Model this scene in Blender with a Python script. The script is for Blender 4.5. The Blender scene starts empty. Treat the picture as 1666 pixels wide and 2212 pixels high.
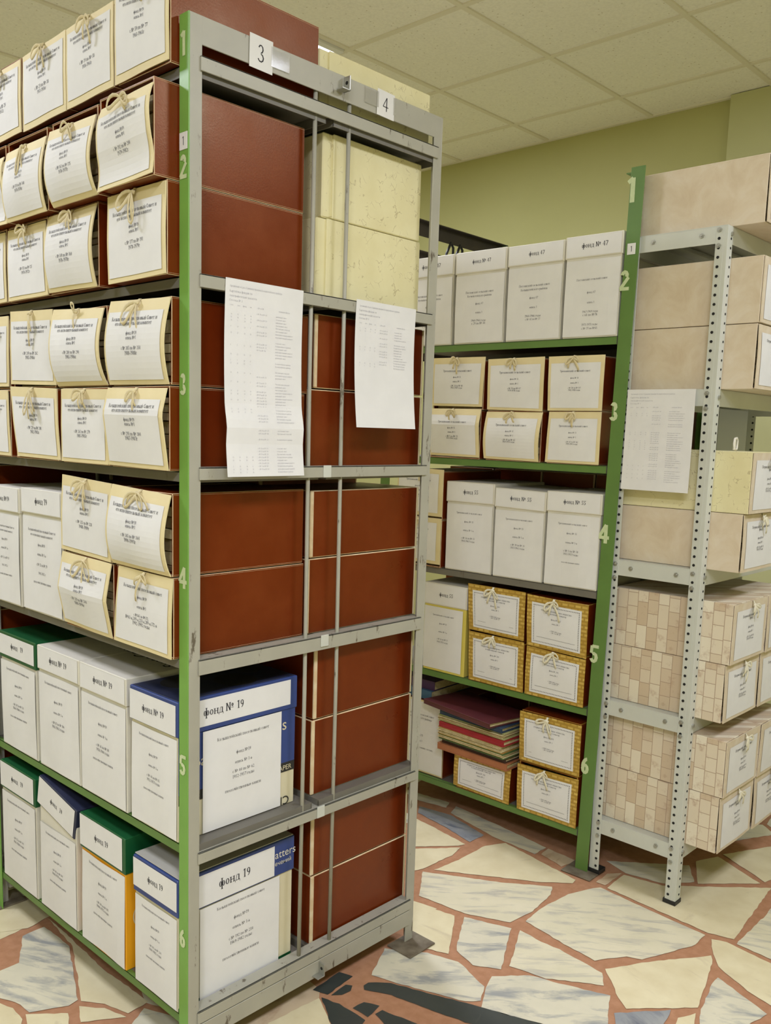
import bpy, bmesh, math, random
from mathutils import Vector, Matrix
random.seed(7)
S = bpy.context.scene
COL = S.collection
pi = math.pi

# ------------------------------------------------------------------ camera, world, exposure, lamps
W_PX, H_PX = 1666, 2212
FOC, PX, PY = 1939.139, 833 - 39.391, 1106 + 89.678
CAM = Vector((-1.0533, -1.5135, 1.4088))
RIGHT = Vector((0.6941, -0.7193, 0.0286)); DOWN = Vector((-0.0772, -0.1139, -0.9905)); FWD = Vector((0.7157, 0.6853, -0.1346))
cd = bpy.data.cameras.new('camera'); cam = bpy.data.objects.new('camera', cd); COL.objects.link(cam)
cd.sensor_fit = 'HORIZONTAL'; cd.sensor_width = 36.0; cd.lens = FOC / W_PX * 36.0
cd.shift_x = (W_PX / 2 - PX) / W_PX; cd.shift_y = (PY - H_PX / 2) / W_PX
cd.clip_start = 0.05; cd.clip_end = 50
m = Matrix.Identity(4)
for i in range(3):
    m[i][0] = RIGHT[i]; m[i][1] = -DOWN[i]; m[i][2] = -FWD[i]; m[i][3] = CAM[i]
cam.matrix_world = m
S.camera = cam
w = bpy.data.worlds.new('world'); S.world = w; w.use_nodes = True
w.node_tree.nodes['Background'].inputs[0].default_value = (0.9, 0.88, 0.8, 1)
w.node_tree.nodes['Background'].inputs[1].default_value = 0.0
S.view_settings.view_transform = 'Standard'; S.view_settings.look = 'None'
S.view_settings.gamma = 1.0; S.view_settings.use_curve_mapping = False
S.view_settings.exposure = 0.0
LAMP_COLOUR = (0.955, 0.975, 1.11)
LAMPS = [(-0.935, 1.675, 36), (1.465, 1.675, 50), (-2.135, -1.925, 66), (1.465, -1.925, 24), (-0.935, -1.925, 34)]
S.cycles.max_bounces = 8; S.cycles.diffuse_bounces = 5

# ------------------------------------------------------------------ materials
MATS = {}
def new_mat(name):
    mt = bpy.data.materials.new(name); mt.use_nodes = True
    nt = mt.node_tree; b = nt.nodes['Principled BSDF']
    MATS[name] = mt
    return mt, nt, b
def nd(nt, t, **kw):
    n = nt.nodes.new(t)
    for k, v in kw.items():
        if hasattr(n, k): setattr(n, k, v)
        else: n.inputs[k.replace('_', ' ')].default_value = v
    return n
def ramp(nt, fac, stops, interp='LINEAR'):
    r = nt.nodes.new('ShaderNodeValToRGB'); r.color_ramp.interpolation = interp
    while len(r.color_ramp.elements) < len(stops): r.color_ramp.elements.new(0.5)
    for e, (p, c) in zip(r.color_ramp.elements, stops):
        e.position = p; e.color = (*c, 1) if len(c) == 3 else c
    nt.links.new(fac, r.inputs[0])
    return r.outputs[0]
def mixc(nt, fac, a, b, mode='MIX'):
    n = nt.nodes.new('ShaderNodeMix'); n.data_type = 'RGBA'; n.blend_type = mode
    for sock, v in ((n.inputs[0], fac), (n.inputs[6], a), (n.inputs[7], b)):
        if isinstance(v, (int, float)): sock.default_value = v
        elif isinstance(v, tuple): sock.default_value = (*v, 1)
        else: nt.links.new(v, sock)
    return n.outputs[2]
def bump(nt, b, h, strength=0.2, dist=0.002):
    n = nd(nt, 'ShaderNodeBump', Strength=strength, Distance=dist)
    nt.links.new(h, n.inputs['Height']); nt.links.new(n.outputs[0], b.inputs['Normal'])
def coord(nt, kind='Object'):
    return nt.nodes.new('ShaderNodeTexCoord').outputs[kind]
def noise(nt, vec, scale, detail=4.0, rough=0.55, dist=0.0):
    n = nd(nt, 'ShaderNodeTexNoise', Scale=scale, Detail=detail, Roughness=rough, Distortion=dist)
    nt.links.new(vec, n.inputs['Vector'])
    return n.outputs[0]
def simple(name, c1, c2=None, scale=8.0, rough=0.6, bstr=0.0, bscale=200.0, metal=0.0, spec=0.5, lo=0.35, hi=0.65):
    mt, nt, b = new_mat(name)
    b.inputs['Roughness'].default_value = rough; b.inputs['Metallic'].default_value = metal
    b.inputs['Specular IOR Level'].default_value = spec
    v = coord(nt)
    if c2 is None: b.inputs['Base Color'].default_value = (*c1, 1)
    else: nt.links.new(ramp(nt, noise(nt, v, scale), [(lo, c1), (hi, c2)]), b.inputs['Base Color'])
    if bstr: bump(nt, b, noise(nt, v, bscale, 2.0), bstr, 0.001)
    return mt
simple('paper', (0.735, 0.735, 0.74), (0.775, 0.775, 0.78), 12, 0.75, 0.12, 18, spec=0.3)
simple('ink', (0.035, 0.033, 0.04), rough=0.8)
simple('label_ink', (0.10, 0.098, 0.105), rough=0.8)
simple('faint_ink', (0.50, 0.50, 0.53), rough=0.8)
simple('grey_ink', (0.16, 0.155, 0.16), rough=0.8)
simple('flap_board', (0.72, 0.61, 0.33), (0.78, 0.68, 0.42), 6, 0.7, 0.1, 60)
simple('worn_edge', (0.72, 0.60, 0.40), (0.62, 0.46, 0.27), 30, 0.8)
simple('string_cloth', (0.72, 0.63, 0.40), (0.62, 0.53, 0.32), 60, 0.85, 0.3, 600)
simple('white_ribbon', (0.80, 0.76, 0.60), (0.72, 0.68, 0.52), 60, 0.8)
simple('documents', (0.42, 0.33, 0.18), (0.30, 0.22, 0.11), 40, 0.9)
simple('carton_white', (0.72, 0.70, 0.62), (0.66, 0.63, 0.53), 5, 0.6)
simple('carton_cream', (0.70, 0.66, 0.48), (0.64, 0.58, 0.40), 5, 0.6)
simple('carton_blue', (0.025, 0.050, 0.19), (0.035, 0.065, 0.24), 6, 0.4)
simple('carton_navy', (0.012, 0.018, 0.05), (0.03, 0.035, 0.07), 10, 0.45)
simple('carton_green', (0.006, 0.075, 0.022), (0.008, 0.10, 0.03), 6, 0.4)
simple('carton_orange', (0.85, 0.40, 0.012), (0.80, 0.36, 0.01), 6, 0.45)
simple('carton_yellow', (0.72, 0.62, 0.13), (0.68, 0.57, 0.10), 6, 0.5)
simple('carton_grey', (0.45, 0.44, 0.40), (0.40, 0.39, 0.35), 6, 0.6)
simple('print_black', (0.02, 0.02, 0.02), rough=0.5)
simple('stencil_paint', (0.60, 0.68, 0.42), (0.52, 0.62, 0.36), 60, 0.6)
simple('rack_white', (0.60, 0.62, 0.57), (0.55, 0.57, 0.52), 6, 0.42)
simple('hole_dark', (0.012, 0.012, 0.012), rough=0.9)
simple('bolt_steel', (0.42, 0.42, 0.38), rough=0.35, metal=0.7)
simple('black_plastic', (0.012, 0.012, 0.013), rough=0.5)
simple('white_plastic', (0.78, 0.75, 0.65), rough=0.4)
simple('rust_steel', (0.20, 0.17, 0.12), (0.11, 0.085, 0.055), 25, 0.7)
simple('dark_steel', (0.030, 0.024, 0.018), (0.045, 0.035, 0.025), 10, 0.6)
simple('wall_paint', (0.46, 0.45, 0.19), (0.48, 0.47, 0.205), 2.0, 0.75, 0.1, 150)
simple('pilaster_paint', (0.52, 0.52, 0.27), (0.54, 0.54, 0.29), 2.0, 0.75)
simple('tee_grid', (0.76, 0.72, 0.60), rough=0.5)
simple('lamp_frame', (0.8, 0.8, 0.8), rough=0.4)
simple('book_maroon', (0.105, 0.020, 0.022), (0.085, 0.016, 0.02), 15, 0.45)
simple('book_navy', (0.018, 0.040, 0.085), (0.03, 0.055, 0.10), 15, 0.5)
simple('book_lime', (0.34, 0.40, 0.12), (0.42, 0.40, 0.18), 18, 0.7)
simple('book_red', (0.36, 0.014, 0.028), (0.30, 0.012, 0.02), 18, 0.4)
simple('book_ochre', (0.48, 0.29, 0.07), (0.40, 0.23, 0.05), 18, 0.7)
simple('book_green', (0.05, 0.11, 0.03), (0.09, 0.16, 0.05), 18, 0.6)
simple('book_brown', (0.045, 0.022, 0.016), (0.06, 0.03, 0.02), 18, 0.5)
simple('book_salmon', (0.40, 0.15, 0.065), (0.36, 0.13, 0.055), 18, 0.6)
simple('pages', (0.66, 0.57, 0.33), (0.52, 0.43, 0.22), 70, 0.85, 0.4, 300)
simple('purple_card', (0.060, 0.022, 0.085), rough=0.5)
simple('sky_blue_card', (0.05, 0.13, 0.24), rough=0.5)
simple('grey_folder', (0.55, 0.58, 0.64), rough=0.6)

def paint(name, c, wear, rough=0.42, amount=0.60):
    mt, nt, b = new_mat(name); v = coord(nt)
    b.inputs['Roughness'].default_value = rough
    base = ramp(nt, noise(nt, v, 9, 3), [(0.3, tuple(x * 0.88 for x in c)), (0.7, c)])
    mp = nd(nt, 'ShaderNodeMapping'); mp.inputs['Scale'].default_value = (30, 30, 9); nt.links.new(v, mp.inputs[0])
    msk = ramp(nt, noise(nt, mp.outputs[0], 1.0, 6, 0.7), [(amount, (0, 0, 0)), (amount + 0.05, (1, 1, 1))])
    nt.links.new(mixc(nt, msk, base, wear), b.inputs['Base Color'])
    bump(nt, b, noise(nt, v, 120, 2), 0.08, 0.001)
paint('rack_grey', (0.41, 0.40, 0.335), (0.13, 0.11, 0.08))
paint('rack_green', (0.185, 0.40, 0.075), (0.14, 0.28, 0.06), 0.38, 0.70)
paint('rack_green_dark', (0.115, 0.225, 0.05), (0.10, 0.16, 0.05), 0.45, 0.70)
paint('shelf_grey', (0.17, 0.16, 0.135), (0.12, 0.10, 0.075), 0.5, 0.62)

def leatherette():
    mt, nt, b = new_mat('brown_leatherette'); v = coord(nt)
    big = noise(nt, v, 7, 5, 0.6)
    base = ramp(nt, big, [(0.3, (0.122, 0.0150, 0.0018)), (0.5, (0.142, 0.0195, 0.0026)), (0.72, (0.168, 0.028, 0.0046))])
    mp = nd(nt, 'ShaderNodeMapping'); mp.inputs['Scale'].default_value = (22, 22, 60); nt.links.new(v, mp.inputs[0])
    sc = ramp(nt, noise(nt, mp.outputs[0], 1.4, 8, 0.75, 0.6), [(0.70, (0, 0, 0)), (0.78, (1, 1, 1))])
    nt.links.new(mixc(nt, sc, base, (0.36, 0.17, 0.09)), b.inputs['Base Color'])
    nt.links.new(ramp(nt, big, [(0.3, (0.27,) * 3), (0.7, (0.40,) * 3)]), b.inputs['Roughness'])
    b.inputs['Specular IOR Level'].default_value = 0.62; b.inputs['Specular Tint'].default_value = (1.0, 0.66, 0.36, 1)
    bump(nt, b, noise(nt, v, 260, 2), 0.12, 0.001)
leatherette()
def hair_paper():
    mt, nt, b = new_mat('fibre_paper'); v = coord(nt)
    b.inputs['Roughness'].default_value = 0.6
    base = ramp(nt, noise(nt, v, 10), [(0.3, (0.72, 0.66, 0.38)), (0.7, (0.80, 0.75, 0.47))])
    n = nd(nt, 'ShaderNodeTexNoise', Scale=16.0, Detail=3.0); nt.links.new(v, n.inputs['Vector'])
    ad = nd(nt, 'ShaderNodeVectorMath', operation='MULTIPLY_ADD'); nt.links.new(n.outputs[1], ad.inputs[0])
    ad.inputs[1].default_value = (0.14, 0.14, 0.14); nt.links.new(v, ad.inputs[2])
    vo = nd(nt, 'ShaderNodeTexVoronoi', feature='DISTANCE_TO_EDGE', Scale=24.0); nt.links.new(ad.outputs[0], vo.inputs['Vector'])
    line = ramp(nt, vo.outputs[0], [(0.008, (1, 1, 1)), (0.028, (0, 0, 0))])
    gate = ramp(nt, noise(nt, v, 40, 2), [(0.52, (0, 0, 0)), (0.58, (1, 1, 1))])
    mk = mixc(nt, 1.0, line, gate, 'MULTIPLY')
    nt.links.new(mixc(nt, mixc(nt, 0.5, (0, 0, 0), mk), base, (0.34, 0.26, 0.12)), b.inputs['Base Color'])
hair_paper()
def marble_board():
    mt, nt, b = new_mat('marbled_board'); v = coord(nt); b.inputs['Roughness'].default_value = 0.55
    n1 = noise(nt, v, 14, 6, 0.65, 0.6)
    nt.links.new(ramp(nt, n1, [(0.3, (0.62, 0.51, 0.37)), (0.5, (0.68, 0.58, 0.44)), (0.72, (0.73, 0.65, 0.53))]), b.inputs['Base Color'])
marble_board()
def tile_board():
    mt, nt, b = new_mat('tile_print_board'); v = coord(nt); b.inputs['Roughness'].default_value = 0.5
    sx = nd(nt, 'ShaderNodeSeparateXYZ'); nt.links.new(v, sx.inputs[0])
    add = nd(nt, 'ShaderNodeMath', operation='ADD'); nt.links.new(sx.outputs[0], add.inputs[0]); nt.links.new(sx.outputs[1], add.inputs[1])
    cb = nd(nt, 'ShaderNodeCombineXYZ'); nt.links.new(sx.outputs[2], cb.inputs[0]); nt.links.new(add.outputs[0], cb.inputs[1])
    br = nd(nt, 'ShaderNodeTexBrick'); br.offset = 0.37; br.offset_frequency = 3; br.squash = 1.7; br.squash_frequency = 2
    nt.links.new(cb.outputs[0], br.inputs['Vector'])
    for k, val in (('Scale', 1.0), ('Mortar Size', 0.0011), ('Mortar Smooth', 0.2), ('Bias', -0.1), ('Brick Width', 0.043), ('Row Height', 0.034)):
        br.inputs[k].default_value = val
    br.inputs['Color1'].default_value = (0.61, 0.49, 0.35, 1); br.inputs['Color2'].default_value = (0.80, 0.74, 0.60, 1)
    br.inputs['Mortar'].default_value = (0.42, 0.31, 0.22, 1)
    blot = ramp(nt, noise(nt, v, 22, 5, 0.7), [(0.56, (0, 0, 0)), (0.70, (1, 1, 1))])
    nt.links.new(mixc(nt, mixc(nt, 0.62, (0, 0, 0), blot), br.outputs[0], (0.42, 0.27, 0.18)), b.inputs['Base Color'])
tile_board()
def gold_weave():
    mt, nt, b = new_mat('gold_weave'); v = coord(nt); b.inputs['Roughness'].default_value = 0.42
    sx = nd(nt, 'ShaderNodeSeparateXYZ'); nt.links.new(v, sx.inputs[0])
    add = nd(nt, 'ShaderNodeMath', operation='ADD'); nt.links.new(sx.outputs[0], add.inputs[0]); nt.links.new(sx.outputs[1], add.inputs[1])
    cb = nd(nt, 'ShaderNodeCombineXYZ'); nt.links.new(add.outputs[0], cb.inputs[0]); nt.links.new(sx.outputs[2], cb.inputs[1])
    br = nd(nt, 'ShaderNodeTexBrick'); br.offset = 0.5
    nt.links.new(cb.outputs[0], br.inputs['Vector'])
    for k, val in (('Scale', 1.0), ('Mortar Size', 0.0055), ('Mortar Smooth', 1.0), ('Bias', 0.0), ('Brick Width', 0.024), ('Row Height', 0.0125)):
        br.inputs[k].default_value = val
    br.inputs['Color1'].default_value = (0.47, 0.29, 0.045, 1); br.inputs['Color2'].default_value = (0.66, 0.47, 0.12, 1)
    br.inputs['Mortar'].default_value = (0.37, 0.22, 0.03, 1)
    nt.links.new(br.outputs[0], b.inputs['Base Color'])
gold_weave()
def ceiling_tile():
    mt, nt, b = new_mat('ceiling_tile'); v = coord(nt); b.inputs['Roughness'].default_value = 0.9
    vo = nd(nt, 'ShaderNodeTexVoronoi', Scale=34.0); nt.links.new(v, vo.inputs['Vector'])
    sp = ramp(nt, vo.outputs[0], [(0.07, (0.62, 0.57, 0.46)), (0.14, (0.90, 0.88, 0.80))])
    fine = ramp(nt, noise(nt, v, 90, 3), [(0.3, (0.92,) * 3), (0.6, (1,) * 3)])
    nt.links.new(mixc(nt, 1.0, sp, fine, 'MULTIPLY'), b.inputs['Base Color'])
ceiling_tile()
def stone(name, c_lo, c_hi, c_vein, wscale, thr, rough=0.32):
    mt, nt, b = new_mat(name); uv = coord(nt, 'UV'); b.inputs['Roughness'].default_value = rough
    n1 = noise(nt, uv, 4.0, 4)
    base = ramp(nt, n1, [(0.3, c_lo), (0.7, c_hi)])
    mp = nd(nt, 'ShaderNodeMapping'); mp.inputs['Scale'].default_value = (1.1, wscale, 1); nt.links.new(uv, mp.inputs[0])
    vn = ramp(nt, noise(nt, mp.outputs[0], 2.0, 5, 0.62, 0.5), [(thr, (0, 0, 0)), (thr + 0.16, (1, 1, 1))])
    nt.links.new(mixc(nt, vn, base, c_vein), b.inputs['Base Color'])
stone('stone_cream', (0.66, 0.58, 0.37), (0.76, 0.69, 0.47), (0.55, 0.47, 0.32), 3, 0.60)
stone('stone_striped', (0.66, 0.62, 0.45), (0.72, 0.67, 0.50), (0.47, 0.45, 0.38), 5.5, 0.50)
stone('stone_cloudy', (0.62, 0.59, 0.46), (0.70, 0.66, 0.51), (0.33, 0.34, 0.33), 4, 0.49)
stone('stone_bluegrey', (0.24, 0.26, 0.29), (0.36, 0.37, 0.37), (0.14, 0.16, 0.20), 3, 0.50)
stone('stone_slate', (0.035, 0.042, 0.040), (0.050, 0.058, 0.052), (0.09, 0.095, 0.08), 4, 0.62, 0.42)
stone('stone_tan', (0.55, 0.42, 0.27), (0.62, 0.50, 0.34), (0.40, 0.26, 0.16), 4, 0.55)
simple('grout', (0.38, 0.185, 0.095), (0.44, 0.225, 0.125), 40, 0.85, 0.4, 160)
mt, nt, b = new_mat('lamp_diffuser')
b.inputs['Base Color'].default_value = (0.9, 0.9, 0.88, 1)
b.inputs['Emission Color'].default_value = (*LAMP_COLOUR, 1); b.inputs['Emission Strength'].default_value = 6.0

# ------------------------------------------------------------------ mesh helpers
class MB:
    def __init__(s): s.v = []; s.f = []; s.m = []
    def add(s, vs, fs, mi=0):
        o = len(s.v); s.v += [tuple(p) for p in vs]
        s.f += [tuple(i + o for i in f) for f in fs]
        s.m += [mi] * len(fs) if isinstance(mi, int) else list(mi)
    def box(s, lo, hi, mi=0, b=0.0, em=None, T=None):
        c = [(lo[i] + hi[i]) / 2 for i in range(3)]; h = [abs(hi[i] - lo[i]) / 2 for i in range(3)]
        b = min(b, min(h) * 0.49); em = mi if em is None else em
        vs = []; idx = {}; fs = []; ms = []
        if b <= 0:
            for q in [(x, y, z) for x in (-1, 1) for y in (-1, 1) for z in (-1, 1)]:
                idx[q] = len(vs); vs.append([c[i] + q[i] * h[i] for i in range(3)])
            for ax in range(3):
                o = [a for a in range(3) if a != ax]
                for sg in (-1, 1):
                    f = []
                    for p in ((-1, -1), (1, -1), (1, 1), (-1, 1)):
                        q = [0, 0, 0]; q[ax] = sg; q[o[0]] = p[0]; q[o[1]] = p[1]; f.append(idx[tuple(q)])
                    fs.append(f); ms.append(mi)
        else:
            for q in [(x, y, z) for x in (-1, 1) for y in (-1, 1) for z in (-1, 1)]:
                for ax in range(3):
                    idx[q, ax] = len(vs)
                    vs.append([c[i] + q[i] * (h[i] if i == ax else h[i] - b) for i in range(3)])
                fs.append([idx[q, 0], idx[q, 1], idx[q, 2]]); ms.append(em)
            for ax in range(3):
                o = [a for a in range(3) if a != ax]
                for sg in (-1, 1):
                    f = []
                    for p in ((-1, -1), (1, -1), (1, 1), (-1, 1)):
                        q = [0, 0, 0]; q[ax] = sg; q[o[0]] = p[0]; q[o[1]] = p[1]; f.append(idx[tuple(q), ax])
                    fs.append(f); ms.append(mi)
                for s1 in (-1, 1):
                    for s2 in (-1, 1):
                        q0 = [0, 0, 0]; q0[ax] = -1; q0[o[0]] = s1; q0[o[1]] = s2; q1 = list(q0); q1[ax] = 1
                        q0 = tuple(q0); q1 = tuple(q1)
                        fs.append([idx[q0, o[0]], idx[q1, o[0]], idx[q1, o[1]], idx[q0, o[1]]]); ms.append(em)
        if T is not None: vs = [T @ Vector(p) for p in vs]
        s.add(vs, fs, ms)
    def tube(s, pts, ra, rb=None, n=6, mi=0, ref=(0, 1, 0), caps=True):
        rb = ra if rb is None else rb; pts = [Vector(p) for p in pts]; vs = []; N = len(pts)
        for i, p in enumerate(pts):
            t = (pts[min(i + 1, N - 1)] - pts[max(i - 1, 0)]).normalized()
            a = t.cross(Vector(ref))
            if a.length < 1e-4: a = t.cross(Vector((1, 0.3, 0.2)))
            a.normalize(); c = a.cross(t).normalized()
            for k in range(n):
                an = 2 * pi * k / n; vs.append(p + a * (ra * math.cos(an)) + c * (rb * math.sin(an)))
        fs = [(i * n + k, i * n + (k + 1) % n, (i + 1) * n + (k + 1) % n, (i + 1) * n + k) for i in range(N - 1) for k in range(n)]
        if caps: fs += [tuple(range(n)), tuple((N - 1) * n + k for k in range(n))]
        s.add(vs, fs, mi)
    def cyl(s, a, b_, r, n=12, mi=0): s.tube([a, b_], r, r, n, mi, ref=(0.31, 0.2, 0.93))
    def build(s, name, mats, parent=None, smooth=False):
        me = bpy.data.meshes.new(name); me.from_pydata(s.v, [], s.f)
        for mm in mats: me.materials.append(MATS[mm])
        me.polygons.foreach_set('material_index', s.m)
        bm = bmesh.new(); bm.from_mesh(me); bmesh.ops.recalc_face_normals(bm, faces=bm.faces); bm.to_mesh(me); bm.free()
        if smooth: me.polygons.foreach_set('use_smooth', [True] * len(me.polygons))
        o = bpy.data.objects.new(name, me); COL.objects.link(o)
        if parent: o.parent = parent
        return o
def tag(o, label, cat, group=None):
    o['label'] = label; o['category'] = cat
    if group: o['group'] = group
    return o
def thing(name, label, cat, loc=(0, 0, 0), rz=0.0, group=None):
    o = bpy.data.objects.new(name, None); COL.objects.link(o); o.empty_display_size = 0.05
    o.location = loc; o.rotation_euler = (0, 0, rz)
    return tag(o, label, cat, group)
def struct(o): o['kind'] = 'structure'; return o

# ------------------------------------------------------------------ lettering (stroke built serif letters)
G = {
'о': (.92, 'o .45 .5 .38 .5 0 360'), 'с': (.85, 'o .45 .5 .38 .5 40 320'), 'е': (.88, 'o .45 .5 .38 .5 0 310;t .1 .52 .8 .52'),
'а': (.9, 'o .36 .28 .28 .28 0 360;b .66 0 .75;o .42 .7 .26 .28 0 150'), 'д': (1.08, 'b .78 0 1;t .36 .97 .78 .97;t .36 .97 .2 .05;t .04 .03 1 .03;t .05 -.3 .05 .03;t .99 -.3 .99 .03'),
'н': (1.1, 'v .22 0 1;v .86 0 1;t .2 .52 .85 .52'), 'п': (1.1, 'v .22 0 1;v .86 0 1;t .2 .96 .85 .96'), 'и': (1.1, 'v .22 0 1;v .86 0 1;t .2 .08 .85 .92'),
'й': (1.1, 'v .22 0 1;v .86 0 1;t .2 .08 .85 .92;o .54 1.35 .2 .16 190 350'), 'л': (1.05, 'v .8 0 1;t .36 .96 .8 .96;t .36 .96 .15 .05'),
'м': (1.35, 'v .2 0 1;v 1.12 0 1;k .25 1 .66 .1;t .66 .1 1.1 1'), 'ш': (1.5, 'v .2 0 1;v .74 0 1;v 1.28 0 1;t .2 .03 1.28 .03'),
'щ': (1.5, 'v .2 0 1;v .72 0 1;v 1.24 0 1;t .2 .03 1.4 .03;t 1.42 .03 1.42 -.3'), 'ц': (1.12, 'v .22 0 1;v .84 0 1;t .2 .03 1 .03;t 1.02 .03 1.02 -.3'),
'ы': (1.3, 'v .2 0 1;o .46 .28 .26 .27 0 360;v 1.06 0 1'), 'ь': (.9, 'v .2 0 1;o .48 .28 .28 .27 0 360'), 'в': (.92, 'v .2 0 1;o .48 .27 .3 .27 0 360;o .44 .76 .26 .23 0 360'),
'к': (.98, 'v .2 0 1;t .3 .5 .8 .95;k .35 .55 .86 .03'), 'т': (.95, 'v .46 0 1;t .08 .96 .84 .96;t .08 .97 .08 .72;t .84 .97 .84 .72'),
'х': (.95, 'k .12 1 .82 0;t .82 1 .12 0'), 'я': (.95, 'v .76 0 1;o .48 .72 .3 .27 0 360;t .56 .45 .14 0'), 'р': (.98, 'v .2 -.45 1;o .54 .5 .34 .5 0 360'),
'у': (.95, 'k .1 1 .5 .1;t .88 1 .35 -.42;t .35 -.42 .12 -.4'), 'ф': (1.3, 'v .64 -.45 1.45;o .34 .5 .28 .48 0 360;o .94 .5 .28 .48 0 360'),
'б': (.92, 'o .45 .45 .36 .45 0 360;t .11 .5 .24 1.3;t .24 1.3 .8 1.42'), 'г': (.82, 'v .22 0 1;t .2 .96 .74 .96;t .74 .97 .74 .7'),
'з': (.82, 'o .38 .75 .28 .24 -90 160;o .38 .27 .32 .27 -160 90'), 'ж': (1.35, 'b .66 0 1;t .66 .5 .14 1;t .66 .5 1.18 1;k .66 .5 .1 0;k .66 .5 1.22 0'),
'ч': (1.0, 'v .76 0 1;k .2 1 .2 .68;t .2 .6 .76 .5'), 'ю': (1.3, 'v .2 0 1;t .2 .5 .5 .5;o .84 .5 .34 .5 0 360'), 'э': (.85, 'o .4 .5 .36 .5 -140 140;t .35 .5 .75 .5'),
'А': (1.2, 't .1 0 .55 1.45;k .55 1.45 1.08 0;t .3 .5 .86 .5'), 'Р': (1.1, 'v .25 0 1.45;o .62 1.06 .36 .38 0 360'), 'Е': (1.1, 'v .25 0 1.45;t .25 1.41 .95 1.41;t .25 .04 1 .04;t .25 .75 .8 .75'),
'0': (.92, 'o .45 .72 .34 .72 0 360'), '1': (.8, 'v .45 0 1.45;t .45 1.43 .14 1.2'), '2': (.92, 'o .44 1.04 .34 .4 -25 170;t .76 .9 .12 .06;k .1 .08 .84 .08'),
'3': (.9, 'o .42 1.08 .3 .36 -90 160;o .42 .37 .36 .37 -160 90'), '4': (.95, 'b .62 0 1.45;t .62 1.45 .05 .45;t .05 .45 .92 .45'), '5': (.92, 'k .25 1.36 .82 1.36;t .24 1.4 .2 .8;o .42 .47 .38 .46 -160 125'),
'6': (.92, 'o .45 .45 .35 .45 0 360;o .68 .6 .58 .84 100 180'), '7': (.88, 'k .1 1.37 .84 1.37;k .84 1.38 .35 0'), '8': (.92, 'o .45 1.08 .28 .36 0 360;o .45 .38 .35 .38 0 360'), '9': (.92, 'o .45 1.0 .35 .45 0 360;o .22 .84 .58 .84 280 360'),
'№': (1.9, 'v .2 0 1.45;k .2 1.42 .9 .05;v .9 0 1.45;o 1.45 .95 .24 .32 0 360;t 1.18 .45 1.72 .45'), '-': (.6, 'k .1 .5 .5 .5'), ',': (.4, 'k .2 .1 .12 -.2'), '.': (.4, 'k .2 .14 .2 0'), ' ': (.5, ''),
}
for u, l in (('К', 'к'), ('П', 'п'), ('С', 'с'), ('Т', 'т'), ('О', 'о'), ('Н', 'н'), ('В', 'в'), ('М', 'м'), ('Л', 'л')): G[u] = (G[l][0] * 1.2, ('cap', G[l][1]))
def glyph(ch, thick=.2, thin=.08, serif=True):
    """quads of one letter in x-height units"""
    adv, d = G[ch]; sx = sy = 1.0
    if isinstance(d, tuple): d = d[1]; sx, sy = 1.2, 1.45
    out = []
    def bar(x0, y0, x1, y1, wd):
        L = math.hypot(x1 - x0, y1 - y0) or 1e-6; nx, ny = -(y1 - y0) / L * wd / 2, (x1 - x0) / L * wd / 2
        out.append([(x0 + nx, y0 + ny), (x0 - nx, y0 - ny), (x1 - nx, y1 - ny), (x1 + nx, y1 + ny)])
    for st in d.split(';'):
        if not st: continue
        t = st.split(); a = [float(q) for q in t[1:]]; k = t[0]
        if k in 'vb':
            x, y0, y1 = a[0] * sx, a[1] * sy, a[2] * sy; bar(x, y0, x, y1, thick)
            if k == 'v' and serif:
                for y in (y0 + thin / 2, y1 - thin / 2): bar(x - .2, y, x + .2, y, thin)
        elif k in 'tk': bar(a[0] * sx, a[1] * sy, a[2] * sx, a[3] * sy, thin if k == 't' else thick * .85)
        else:
            cx, cy, rx, ry, a0, a1 = a; n = max(4, int(abs(a1 - a0) / 36)); prev = None
            for i in range(n + 1):
                an = math.radians(a0 + (a1 - a0) * i / n); wd = thin + (thick - thin) * abs(math.cos(an))
                c, s_ = math.cos(an), math.sin(an); h = wd / 2
                p = ((cx + (rx - h + h * 1) * c) * sx, (cy + ry * s_) * sy); q = ((cx + (rx - wd) * c) * sx, (cy + (ry - wd) * s_) * sy)
                if prev: out.append([prev[0], prev[1], q, p])
                prev = (p, q)
    return adv, out
GC = {}
def text_quads(txt, size, cx, y, thick=.2, thin=.08, serif=True, width=None, align=0.5):
    """quads of a line centred at cx with baseline y; size = x-height in metres (or fitted to width)"""
    tot = 0
    for ch in txt: tot += G[ch][0]
    if width: size = width / tot
    x = cx - tot * size * align; res = []
    for ch in txt:
        key = (ch, thick, thin, serif)
        if key not in GC: GC[key] = glyph(ch, thick, thin, serif)
        adv, qs = GC[key]
        for q in qs: res.append([(x + px * size, y + py * size) for px, py in q])
        x += adv * size
    return res
SANS = {}
def sans_mesh(txt):
    if txt not in SANS:
        cu = bpy.data.curves.new('lettering', 'FONT'); cu.body = txt; cu.resolution_u = 3
        ob = bpy.data.objects.new('lettering', cu); COL.objects.link(ob)
        dg = bpy.context.evaluated_depsgraph_get(); me = bpy.data.meshes.new_from_object(ob.evaluated_get(dg))
        SANS[txt] = ([tuple(v.co) for v in me.vertices], [tuple(p.vertices) for p in me.polygons])
        bpy.data.objects.remove(ob); bpy.data.curves.remove(cu); bpy.data.meshes.remove(me)
    return SANS[txt]

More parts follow.
